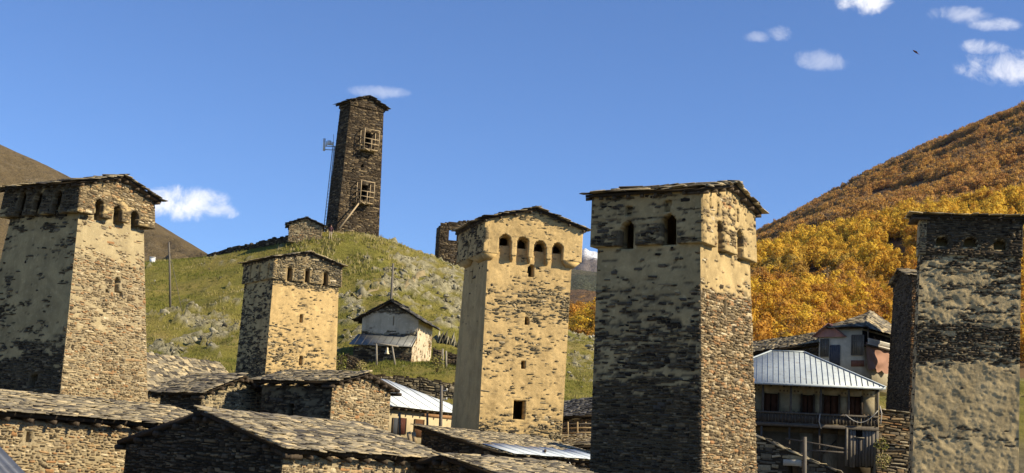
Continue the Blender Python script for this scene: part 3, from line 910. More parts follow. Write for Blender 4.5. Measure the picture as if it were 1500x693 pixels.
def forest_z(t, y):
    X = t * y
    z = forest_base(t, y)
    a = np.clip((y - 430) / 150, 0, 1) * np.where(y < 900, 1.0, np.clip((y - 900) / 200, 0, 1) * 2.6)
    near_crest = 1 - .8 * np.exp(-((y - 820) / 30) ** 2) - .85 * np.exp(-((y - 2100) / 120) ** 2)
    g = fbm(X / 120 + y / 260, y / 420, 5, 3) - .5
    return z + a * near_crest * (np.where(y < 900, 40, 20) * g + np.where(y < 900, 9, 5) * (fbm(X / 45, y / 45, 6, 3) - .5))
fm = NT('forest_floor')
fm = fm.done(fm.ramp(fm.noise(.05, 6, .7), [(.3, (.09, .06, .035)), (.5, (.14, .09, .045)), (.7, (.2, .125, .05))]), .95, .1)
forest_hill = fan_mesh('forest_mountain', forest_z, -.03, .62, 200, np.concatenate([np.linspace(260, 900, 60), np.linspace(930, 3000, 80)]), fm, kind='structure')

def m_brown():
    n = NT('brown_slope')
    c = n.ramp(n.noise(.006, 7, .68, .8), [(.3, (.13, .095, .048)), (.5, (.19, .14, .07)), (.7, (.235, .175, .09))])
    c = n.mix(n.mr(n.noise(.05, 6, .75, .5, (1, 1, .45)), .45, .75, 0, .6), c, (.10, .08, .042))
    c = n.mix(n.mr(n.noise(.018, 7, .8, 1.2), .52, .62, 0, .5), c, (.24, .19, .115))
    n.bump(n.noise(.03, 7, .75), 1.0, 25)
    return n.done(c, .95, .1)
brown_base = fan([(320, [(-1200, 640), (700, 640)]), (900, [(-1200, 380), (-400, 400), (0, 430), (250, 450), (700, 520)]),
    (1600, [(-1200, -160), (-400, 60), (-100, 165), (0, 210), (50, 232), (95, 254), (150, 283), (230, 327), (270, 351), (305, 372), (330, 392), (450, 450), (700, 560)]),
    (1950, [(-1200, 0), (0, 300), (305, 450), (700, 600)])])
def brown_z(t, y):
    X = t * y
    return brown_base(t, y) + np.clip((y - 700) / 300, 0, 1) * (1 - .97 * np.exp(-((y - 1600) / 170) ** 2)) * (120 * (fbm(X / 130 + y / 400, y / 700, 9, 6, .62) - .5))
fan_mesh('brown_mountain', brown_z, -1.0, .0, 260, np.linspace(320, 1950, 120), m_brown(), kind='structure')

def m_far():
    n = NT('far_slope')
    sep = n.N.new('ShaderNodeSeparateXYZ'); n.L.new(n.P(), sep.inputs[0])
    h = n.math('ADD', sep.outputs[2], n.math('MULTIPLY', n.math('SUBTRACT', n.noise(.004, 6, .7), .5), 320.0))
    c = n.ramp(n.mr(h, 200, 620), [(.0, (.22, .12, .05)), (.25, (.17, .105, .06)), (.42, (.09, .085, .055)), (.62, (.085, .095, .06)), (.78, (.17, .145, .085)), (1, (.22, .18, .12))])
    c = n.mix(n.mr(n.noise(.09, 5, .8), .42, .62, 0, .8), c, (.05, .045, .03))
    c = n.mix(n.math('MULTIPLY', n.mr(n.noise(.07, 4, .75), .5, .62), n.mr(h, 420, 250)), c, (.36, .19, .05))
    n.bump(n.noise(.02, 6, .8), 1.0, 30)
    return n.done(c, .95, .1)
far_base = fan([(1200, [(300, 680), (1300, 680)]), (1800, [(300, 560), (835, 500), (1300, 480)]), (3600, [(300, 330), (700, 385), (800, 393), (835, 394), (870, 398), (950, 400), (1300, 380)]), (4400, [(300, 420), (1300, 480)])])
fan_mesh('valley_slope', lambda t, y: far_base(t, y) + np.clip((y - 1500) / 500, 0, 1) * (1 - .85 * np.exp(-((y - 3600) / 150) ** 2)) * 150 * (fbm(t * y / 420, y / 600, 12, 5) - .5), -.03, .3, 120, np.linspace(1200, 4400, 100), m_far(), kind='structure')

def m_snow():
    n = NT('snow_peak')
    g = n.N.new('ShaderNodeNewGeometry'); s2 = n.N.new('ShaderNodeSeparateXYZ'); n.L.new(g.outputs['True Normal'], s2.inputs[0])
    sep = n.N.new('ShaderNodeSeparateXYZ'); n.L.new(n.P(), sep.inputs[0])
    h = n.math('ADD', n.mr(sep.outputs[2], 1210, 1380), n.math('MULTIPLY', n.math('SUBTRACT', n.noise(.006, 7, .75, .6), .5), 2.2))
    c = n.mix(n.mr(h, .3, .75), (.16, .13, .11), (.8, .8, .82))
    n.bump(n.noise(.004, 7, .75), 1.0, 120)
    return n.done(c, .8, .2)
snow_base = fan([(6500, [(300, 500), (1300, 500)]), (9000, [(300, 470), (700, 425), (780, 402), (820, 388), (840, 376), (850, 366), (858, 362), (864, 366), (872, 367), (884, 372), (910, 360), (960, 395), (1300, 450)]), (11000, [(300, 560), (1300, 560)])])
fan_mesh('snow_mountain', lambda t, y: snow_base(t, y) + (1 - .9 * np.exp(-((y - 9000) / 300) ** 2)) * 420 * (fbm(t * y / 700 + y / 1500, y / 1200, 15, 5, .6) - .5), -.03, .3, 240, np.linspace(6500, 11000, 90), m_snow(), kind='structure')

# ------------------------------------------------------------------ trees
LEAFPAL = [(0, (.42, .20, .045)), (.18, (.58, .30, .05)), (.36, (.70, .42, .05)), (.5, (.78, .54, .06)), (.62, (.62, .33, .05)), (.76, (.42, .23, .07)), (.88, (.30, .21, .08)), (1, (.24, .18, .10))]
def m_leaf(name, stops, zone, belt=False):
    n = NT('leaves_' + name)
    inf = n.N.new('ShaderNodeObjectInfo')
    zn = n.noise(.011, 4, .62, .5, None, inf.outputs['Location'])
    f = n.math('ADD', n.math('MULTIPLY', inf.outputs['Random'], .55), n.math('MULTIPLY', n.math('SUBTRACT', zn, .5), zone))
    f = n.math('ADD', f, .2)
    c = n.ramp(f, stops)
    if belt:      # a belt of yellow birches along the upper edge of the lower wood
        sz = n.N.new('ShaderNodeSeparateXYZ'); n.L.new(inf.outputs['Location'], sz.inputs[0])
        k = n.math('MULTIPLY', n.mr(n.math('ADD', sz.outputs[2], n.math('MULTIPLY', n.math('SUBTRACT', zn, .5), 60.0)), 95, 118), n.mr(inf.outputs['Random'], .1, .7, .1, .85))
        c = n.mix(k, c, (.76, .53, .07))
    c = n.mix(n.mr(n.noise(1.1, 3, .6), .4, .7, 0, .5), c, n.mix(1.0, c, (.55, .5, .45), 'MULTIPLY'))
    tr = n.N.new('ShaderNodeBsdfTranslucent'); n.L.new(c, tr.inputs[0])
    n.done(c, .8, .15)
    mx = n.N.new('ShaderNodeMixShader'); mx.inputs[0].default_value = .42
    n.L.new(n.b.outputs[0], mx.inputs[1]); n.L.new(tr.outputs[0], mx.inputs[2]); n.L.new(mx.outputs[0], n.N['Material Output'].inputs['Surface'])
    return n.m
LEAF_NEAR = m_leaf('gold', LEAFPAL, 1.9, True)
LEAF_FAR = m_leaf('rust', [(0, (.40, .21, .08)), (.25, (.54, .29, .09)), (.45, (.66, .40, .10)), (.6, (.46, .26, .09)), (.78, (.30, .21, .12)), (1, (.2, .15, .11))], 1.4)
BARK = m_flat('birch_bark', (.34, .30, .23), .6, 3)

def crown_mesh(seed, mat, n_clump=16, per=14, leaf=.42, squash=1.0):
    """leaf clumps through an egg-shaped crown of unit height 1 (z .22 to 1)"""
    r = np.random.default_rng(seed)
    V, Q = [], []
    for k in range(n_clump):
        zz = r.uniform(.25, .97); w = .30 * squash * math.sin(math.pi * min(1, (zz - .12) / .9)) ** .7
        th = r.uniform(0, 2 * math.pi); rr = w * math.sqrt(r.uniform(.1, 1))
        c = V3(rr * math.cos(th), rr * math.sin(th), zz)
        for j in range(per):
            p = c + r.normal(0, 1, 3) * (.062, .062, .055)
            nn = unit(unit(p - c) * .9 + unit(p - V3(0, 0, .5)) * .6 + r.normal(0, 1, 3) * .3); u = unit(np.cross(nn, r.normal(0, 1, 3))); v = np.cross(nn, u)
            s = leaf * .1 * r.uniform(.6, 1.25)
            i = len(V)
            V += [p - u * s - v * s * .6, p + u * s - v * s * .7, p + u * s * .8 + v * s * .7, p - u * s * .9 + v * s * .6]
            Q.append((i, i + 1, i + 2, i + 3))
    return np.array(V), np.array(Q)
def trunk_mb(seed):
    r = random.Random(seed)
    m = MB()
    pts = [V3(0, 0, -.06), V3(r.uniform(-.01, .01), 0, .3), V3(r.uniform(-.03, .03), r.uniform(-.03, .03), .62), V3(r.uniform(-.04, .04), r.uniform(-.04, .04), .93)]
    m.tube(pts, [.022, .016, .011, .004], 5)
    for k in range(4):
        z = r.uniform(.35, .75); th = r.uniform(0, 6.28)
        m.tube([V3(0, 0, z), V3(math.cos(th) * .16, math.sin(th) * .16, z + .16)], [.008, .003], 4, False)
    return m
near_crowns = []
for k in range(7):
    V, Q = crown_mesh(100 + k, LEAF_NEAR, 20 + k % 3 * 5, 26, .27, .8 + .12 * (k % 4))
    near_crowns.append(mesh_np('crown', V, Q, None, LEAF_NEAR))
trunks = [trunk_mb(k).mesh('trunk', BARK) for k in range(3)]

def scatter(f, n, t0, t1, y0, y1, seed, accept):
    r = np.random.default_rng(seed)
    t = r.uniform(t0, t1, n); y = np.sqrt(r.uniform(y0 ** 2, y1 ** 2, n))
    z = f(t, y)
    px, py = pxy(t, y, z)
    k = accept(px, py, t, y, r)
    return np.column_stack([t * y, y, z])[k], px[k], py[k]

def scatter_trees(name, P, scl, kind_meshes, label, cat, group=None):
    """a wood beyond counting: one object, instances on points"""
    pool = bpy.data.collections.new(name + '_kinds')
    for i, me in enumerate(kind_meshes):
        pool.objects.link(bpy.data.objects.new(name + '_kind', me))
    me = bpy.data.meshes.new(name)
    me.vertices.add(len(P)); me.vertices.foreach_set('co', np.asarray(P, np.float32).ravel())
    a = me.attributes.new('scl', 'FLOAT', 'POINT'); a.data.foreach_set('value', np.asarray(scl, np.float32))
    b = me.attributes.new('turn', 'FLOAT', 'POINT'); b.data.foreach_set('value', rng.uniform(0, 6.28, len(P)).astype(np.float32))
    me.update()
    o = link(name, me, None, label=label, category=cat, kind='stuff')
    ng = bpy.data.node_groups.new(name, 'GeometryNodeTree')
    ng.interface.new_socket('Geometry', in_out='INPUT', socket_type='NodeSocketGeometry')
    ng.interface.new_socket('Geometry', in_out='OUTPUT', socket_type='NodeSocketGeometry')
    N, L = ng.nodes, ng.links
    gi, go = N.new('NodeGroupInput'), N.new('NodeGroupOutput')
    ip = N.new('GeometryNodeInstanceOnPoints'); ip.inputs['Pick Instance'].default_value = True
    ci = N.new('GeometryNodeCollectionInfo'); ci.inputs['Collection'].default_value = pool
    ci.inputs['Separate Children'].default_value = True; ci.inputs['Reset Children'].default_value = True
    at_ = N.new('GeometryNodeInputNamedAttribute'); at_.data_type = 'FLOAT'; at_.inputs['Name'].default_value = 'scl'
    tu = N.new('GeometryNodeInputNamedAttribute'); tu.data_type = 'FLOAT'; tu.inputs['Name'].default_value = 'turn'
    cx = N.new('ShaderNodeCombineXYZ'); L.new(tu.outputs['Attribute'], cx.inputs[2])
    mp = N.new('GeometryNodeMeshToPoints')
    L.new(gi.outputs[0], mp.inputs[0]); L.new(mp.outputs[0], ip.inputs['Points'])
    L.new(ci.outputs[0], ip.inputs['Instance']); L.new(at_.outputs['Attribute'], ip.inputs['Scale']); L.new(cx.outputs[0], ip.inputs['Rotation'])
    L.new(ip.outputs[0], go.inputs[0])
    o.modifiers.new('scatter', 'NODES').node_group = ng
    return o

def joined_tree(seed, mat, nc, per, leaf):
    V, Q = crown_mesh(seed, mat, nc, per, leaf)
    me = mesh_np('autumn_tree', V, Q, None, mat)
    return me

P, px, py = scatter(forest_z, 15500, .02, .40, 420, 838, 5, lambda px, py, t, y, r: ((px > 905) | (py > 483)) & (px > 830) & (px < 1560) & (py < 540) & (fbm(t * y / 22, y / 26, 34, 3) > .40) & (r.random(len(px)) > .85 * np.exp(-((px - 1262 + (py - 455) * .8) / 75) ** 2 - ((py - 458) / 20) ** 2)))  # trees thinned in an ellipse so dark floor imitates a shadowed patch
size = np.clip(rng.lognormal(2.2, .26, len(P)), 5, 16)
# the ones that show: right of the sunlit tower and left of the right-hand one, nearest first
vis = np.where((px > 1098) & (px < 1340) & (py < 515))[0]
vis = vis[np.argsort(P[vis, 1])]
step = max(1, len(vis) // 900)
sel = vis[:900:3][:300]
seen_near = np.zeros(len(P), bool); seen_near[sel] = True
for k in sel:
    y = P[k, 1]
    where = 'low on the wooded slope above the roofs' if py[k] > 470 else 'in the middle of the wooded slope' if py[k] > 420 else 'high on the sunlit shoulder of the wooded slope'
    t = thing('birch_tree', 'golden orange autumn birch %s' % where, 'tree', 'autumn birches on the lower wooded slope')
    t.location = Vector(P[k]); t.scale = (size[k],) * 3; t.rotation_euler = (0, 0, random.uniform(0, 6.28))
    link('crown', near_crowns[k % 7], t); link('trunk', trunks[k % 3], t)
near_kinds = near_crowns
scatter_trees('lower_forest', P[~seen_near], size[~seen_near], [joined_tree(300 + k, LEAF_NEAR, 18, 20, .32) for k in range(5)], 'golden autumn wood covering the lower shoulder of the right hand mountain', 'forest')
P, px, py = scatter(forest_z, 52000, .02, .44, 905, 2130, 6, lambda px, py, t, y, r: (px > 850) & (px < 1600) & (fbm(t * y / 60, y / 60, 33, 3) > .40) & (r.random(len(px)) > .8 * np.exp(-((py - 270 + (px - 1290) * .28) / 7) ** 2) * (px > 1230) * (px < 1480)))  # trees thinned along a slanting line to imitate the gully's shadow
scatter_trees('upper_forest', P, rng.uniform(7, 13.5, len(P)), [joined_tree(400 + k, LEAF_FAR, 10, 12, .5) for k in range(5)], 'russet autumn wood covering the tall mountain slope at the right', 'forest')
# ------------------------------------------------------------------ stone houses
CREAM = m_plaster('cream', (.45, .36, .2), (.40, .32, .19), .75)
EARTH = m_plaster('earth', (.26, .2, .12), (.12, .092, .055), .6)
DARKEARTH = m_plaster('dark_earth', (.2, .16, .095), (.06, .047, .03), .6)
BEAM = m_wood('beam', (.085, .062, .04))
GREYWOOD = m_wood('weathered', (.19, .165, .13))
PALEWOOD = m_wood('pale', (.42, .31, .17))

def stone_walls(th, faces, mat, limit, res=.1, name='wall'):
    """faces: [(frame, holes, expo ctrl or bias, pal, top, opts)] -> one wall part each with its own stones"""
    out = []
    tot = None
    allrows = []
    for fr, holes, bias, pal, top, op in faces:
        ex = make_expo([(0, bias), (1, bias)], op.get('seed', 1), *op.get('ns', (1.0, .3)))
        v, q, e = wall_grid(fr, res, holes, ex, top=top, depth=.4, seed=op.get('seed', 1), rec=op.get('rec', .03))
        w = link(name, mesh_np(name, v, q, None, op.get('mat') or mat, {'expo': e}), th)
        rows = lay_stones(fr, holes, ex, top=top, hr=op.get('hr', (.055, .15)), lr=op.get('lr', (.16, .5)), dr=op.get('dr', (.015, .06)), tmin=op.get('tmin', 0.0))
        out.append((w, fr, rows, pal))
    n = sum(len(o[2]) for o in out) or 1
    for w, fr, rows, pal in out:
        rest = stone_objects('stone', [rows], [fr], pal, w, int(limit * len(rows) / n))
        stones_joined('small_stones', rest, [fr], pal, w)
    return out

def vis_tmin(fr, py=715):
    """share of the wall height below the picture edge"""
    a = .5
    for k in range(60):
        if proj(fr.pt(a, k / 60))[1] < py: return max(0, (k - 1) / 60)
    return .95

def house(label, a, C, zbase, l_px=None, wl=None, r_px=None, wr=None, gable='l', peak_py=None, rise=None, over=.45, verge=.4, pal=('brown', 'rust'), bias=(.3, .3), holes=((), ()),
          roofpal='slab', limit=150, roof_limit=300, group='stone houses with slab roofs', mat=None, name='stone_house', cat='house', seed=1, row=.15, wrange=(.16, .5), drop=.25, which=(0,), rec=.03, ox=0.0):
    """C: (px, py of the eave, distance) of the near corner"""
    a = rad(a); fine = .72 if C[2] < 45 else 1.0
    nr, ur, nl, ul = grid_dirs(a)
    Ct = at(*C)
    wl = wl or solve_w(Ct, ul, l_px); wr = wr or solve_w(Ct, ur, r_px)
    Lt, Rt = Ct + ul * wl, Ct + ur * wr
    Bt = Lt + Rt - Ct
    th = thing(name, label, cat, group)
    if rise is None:
        m = (Lt + Ct) / 2 if gable == 'l' else (Ct + Rt) / 2
        rise = solve_rise(m, peak_py)
    dn = lambda p: V3(p[0], p[1], zbase)
    wh = lambda p: p - V3(0, 0, drop)          # wall tops stop under the eave
    faces = []
    for i, (p0, p1, hs) in enumerate(((Lt, Ct, holes[0]), (Ct, Rt, holes[1]))):
        g = (i == 0) == (gable == 'l')
        fr = Frame(dn(p0), dn(p1), wh(p0), wh(p1)); top = None
        if g:
            k = (fr.H + rise + drop) / fr.H
            H0, Wt = fr.H + drop * .2, fr.W1
            fr = Frame(fr.P00, fr.P10, fr.P00 + (fr.P01 - fr.P00) * k, fr.P10 + (fr.P11 - fr.P10) * k)
            top = lambda U, H0=H0, Wt=Wt: H0 + (rise + drop * .5) * (1 - np.abs(U - Wt / 2) / (Wt / 2))
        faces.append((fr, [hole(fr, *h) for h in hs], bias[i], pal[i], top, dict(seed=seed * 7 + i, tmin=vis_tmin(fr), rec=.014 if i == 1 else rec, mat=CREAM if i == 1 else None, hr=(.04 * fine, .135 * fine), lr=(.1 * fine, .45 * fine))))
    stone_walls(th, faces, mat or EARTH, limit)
    mb = MB()
    for p0, p1 in ((Rt, Bt), (Bt, Lt)):
        mb.add([dn(p0), dn(p1), wh(p1), wh(p0)], [(0, 1, 2, 3)])
    bw = mb.mesh('back_wall', mat or EARTH); bw.attributes.new('expo', 'FLOAT', 'POINT'); link('back_wall', bw, th)
    planes = gable_planes(Ct, Lt, Rt, Bt, gable, rise, over, verge)
    roof = roof_from_planes(th, planes, roofpal, .12, limit=roof_limit, row=row, wr=wrange, which=which)
    rest = [i for i in (0, 1) if i not in which]
    # beams under the eaves and the verge
    n = unit(np.cross(planes[0][1] - planes[0][0], planes[0][3] - planes[0][0]))
    E0, E1, R1, R0 = planes[0]
    for k in range(int(np.linalg.norm(E1 - E0) / .8)):
        p = E0 + unit(E1 - E0) * (.25 + .8 * k) - n * .19
        b = MB(); b.bar(p + unit(R0 - E0) * .06, p + unit(R0 - E0) * .8, .1, .12); b.build('rafter', BEAM, roof)
    g0 = (planes[0][0], planes[0][3]) if gable == 'l' else (planes[0][1], planes[0][2])
    g1 = (planes[1][1], planes[1][2]) if gable == 'l' else (planes[1][0], planes[1][3])
    axd = ur if gable == 'l' else ul
    for e, r in (g0, g1):
        for k in range(5):
            p = e + (r - e) * (.06 + .22 * k) - V3(0, 0, .2)
            b = MB(); b.tube([p + axd * .06, p + axd * .7], .075, 7); b.build('purlin', BEAM, roof)
    return th, dict(C=Ct, L=Lt, R=Rt, B=Bt, rise=rise, planes=planes, dirs=(nr, ur, nl, ul), faces=faces, roof=roof)

HA = house('low stone house at the lower left corner with a sunlit wall and broad slab roof', 57, (-70, 594, 38), -2.6, wl=6.4, r_px=335, gable='l', rise=.62, pal=('grey', 'rust'), bias=(.35, .3),
           holes=((), ((43, 642, .2, .32),)), seed=3, verge=.3)
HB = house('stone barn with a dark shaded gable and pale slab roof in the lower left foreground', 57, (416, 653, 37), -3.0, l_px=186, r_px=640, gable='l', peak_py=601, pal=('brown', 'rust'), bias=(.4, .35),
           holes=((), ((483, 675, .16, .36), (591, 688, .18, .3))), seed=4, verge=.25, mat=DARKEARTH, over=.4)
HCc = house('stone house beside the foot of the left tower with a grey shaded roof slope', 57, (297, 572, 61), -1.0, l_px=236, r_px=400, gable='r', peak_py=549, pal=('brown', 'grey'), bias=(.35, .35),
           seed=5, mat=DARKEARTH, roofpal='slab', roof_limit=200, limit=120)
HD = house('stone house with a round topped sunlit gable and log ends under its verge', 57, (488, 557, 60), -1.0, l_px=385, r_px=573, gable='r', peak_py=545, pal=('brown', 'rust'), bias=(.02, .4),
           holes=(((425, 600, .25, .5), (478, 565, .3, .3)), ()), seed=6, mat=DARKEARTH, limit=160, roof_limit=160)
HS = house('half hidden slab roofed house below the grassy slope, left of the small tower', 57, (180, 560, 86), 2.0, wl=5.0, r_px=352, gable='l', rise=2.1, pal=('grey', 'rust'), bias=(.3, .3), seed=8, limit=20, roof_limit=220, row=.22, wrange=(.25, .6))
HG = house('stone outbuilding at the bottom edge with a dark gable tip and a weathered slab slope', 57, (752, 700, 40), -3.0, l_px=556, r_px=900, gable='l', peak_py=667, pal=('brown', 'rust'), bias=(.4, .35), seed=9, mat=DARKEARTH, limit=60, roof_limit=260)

# lean-to roofed house below the middle tower, with metal sheets along its eave
def mono_house():
    a = rad(57); nr, ur, nl, ul = grid_dirs(a)
    th = thing('stone_house', 'stone house under the middle tower with pale metal sheets along its low eave', 'house', 'stone houses with slab roofs')
    Ct = at(742, 664, 61)
    wl_ = solve_w(Ct, ul, 616); wr_ = solve_w(Ct, ur, 905)
    Lt, Rt = Ct + ul * wl_, Ct + ur * wr_
    rise = solve_rise(Lt, 626)
    zb = -2.5
    dn = lambda p: V3(p[0], p[1], zb)
    fr = Frame(dn(Lt), dn(Ct), Lt + V3(0, 0, rise), Ct + V3(0, 0, rise))
    top = lambda U: (Ct[2] - zb) + rise * (1 - np.clip(U / wl_, 0, 1)) - .1
    fr2 = Frame(dn(Ct), dn(Rt), Ct - V3(0, 0, .3), Rt - V3(0, 0, .3))
    stone_walls(th, [(fr, [], .3, 'brown', top, dict(seed=70, tmin=vis_tmin(fr))), (fr2, [hole(fr2, 772, 681, .42, .3), hole(fr2, 823, 686, .42, .3)], .25, 'rust', None, dict(seed=71, tmin=vis_tmin(fr2)))], DARKEARTH, 120)
    n_, o, v = None, .45, .3
    sl = (Lt + V3(0, 0, rise) - Ct); s = unit(sl)
    E0, E1 = Ct - s * o - ur * v, Rt - s * o + ur * v
    R0, R1 = Lt + V3(0, 0, rise) + s * .25 - ur * v, Lt + ur * wr_ + V3(0, 0, rise) + s * .25 + ur * v
    roof = roof_from_planes(th, [(E0, E1, R1, R0)], 'slab', .12, limit=280)
    n = unit(np.cross(E1 - E0, R0 - E0))
    k, Lx = 0, np.linalg.norm(E1 - E0)
    x = 0.0
    met = m_metal('pale_sheet', (.56, .62, .66), .35, .12)
    while x < Lx - .2 and k < 8:
        w = 1.05; b = MB()
        h = 2.0 if k % 3 else 1.7
        p = E0 + ur * (x + .5) - s * .12 + n * (.13 + .012 * (k % 2))
        tw = random.uniform(-.02, .02)
        b.box(p + s * (h / 2) + ur * .0, ur * w / 2 + s * tw, s * h / 2, n * .008)
        b.bar(p + ur * (w / 2 - .01) + n * .015, p + ur * (w / 2 - .01) + s * h + n * .015, .035, .03, n)
        b.build('metal_sheet', met, roof); x += w; k += 1
    b = MB(); p = E0 + ur * 3.3 + s * .4 + n * .2
    b.bar(p, p + ur * .9 + s * .55, .09, .05, n); b.build('loose_plank', BEAM, roof)
    for x in np.arange(.4, Lx - .2, .85):
        p = E0 + ur * x - n * .2
        b = MB(); b.bar(p + s * .05, p + s * .9, .11, .13); b.build('rafter', BEAM, roof)
    b = MB(); pts = [E0 + ur * 4.9 - n * .1, E0 + ur * 5.0 - V3(0, 0, .35) - s * .1, E0 + ur * 4.95 - V3(0, 0, .8) + s * .1]
    b.tube([pts[0], pts[1], pts[2]], .018, 5); b.build('hanging_wire', m_flat('white_wire', (.7, .7, .68), .1), th)
mono_house()

# small hut on the crest and the ruined tower behind the middle tower
HUT = house('tiny stone hut on the hilltop left of the dark tower', 8, (424, 326, 160), zat(440, 345, 160) - .8, wl=3.5, r_px=473, gable='r', peak_py=319, pal=('grey', 'rust'), bias=(.1, .2), seed=14, limit=60, roof_limit=60,
            roofpal='darkslab', name='stone_hut', cat='hut', group=None, row=.4, wrange=(.4, .9), which=(0, 1), verge=.3, over=.3, mat=EARTH)

def ruin():
    th = thing('ruined_tower', 'broken stone tower with an empty window against the sky, behind the middle tower', 'ruin')
    a = rad(12); nr, ur, nl, ul = grid_dirs(a)
    C = at(645, 333, 178); zb = zat(645, 384, 178) - 3
    W = solve_w(C, ur, 694)
    R = C + ur * W
    H = 4.0
    k = (C[2] + 1.2 - zb)
    fr = Frame(V3(C[0], C[1], zb), V3(R[0], R[1], zb), V3(C[0], C[1], zb + k), V3(R[0], R[1], zb + k))
    tp = lambda U: k - .75 + np.clip(U / W, 0, 1) * 1.0 + .3 * (fbm(np.asarray(U) / .5, np.asarray(U) * 0, 4, 2) - .5)
    hl = [hole(fr, 663.5, 345, 1.0, 1.3)]
    stone_walls(th, [(fr, hl, .4, 'brown', tp, dict(seed=81, hr=(.08, .2), lr=(.25, .8)))], PLD, 80, res=.12)
    L = C + ul * 3.0
    fr2 = Frame(V3(L[0], L[1], zb), V3(C[0], C[1], zb), V3(L[0], L[1], zb + k - .9), V3(C[0], C[1], zb + k - .9))
    stone_walls(th, [(fr2, [], .4, 'brown', None, dict(seed=82, hr=(.08, .2), lr=(.25, .8)))], PLD, 20, res=.2, name='side_wall')
ruin()

# ------------------------------------------------------------------ tower hidden behind the right-hand one
T6 = tower('stone_tower', 'dark narrow tower half hidden behind the left side of the right edge tower', -2, 94, (600, 1297, 1331, 1440), (412, 1309, 1336, 1440), -4.0, 414, 404, .05, 'l', 396, .15, .3,
    L=dict(pal='brown', seed=55, expo=[(398, .0), (600, .05)]), R=dict(pal='orange', seed=56, expo=[(398, .3), (600, .3)]), plaster=PLD, limit=60, corbels=False, res=.14)

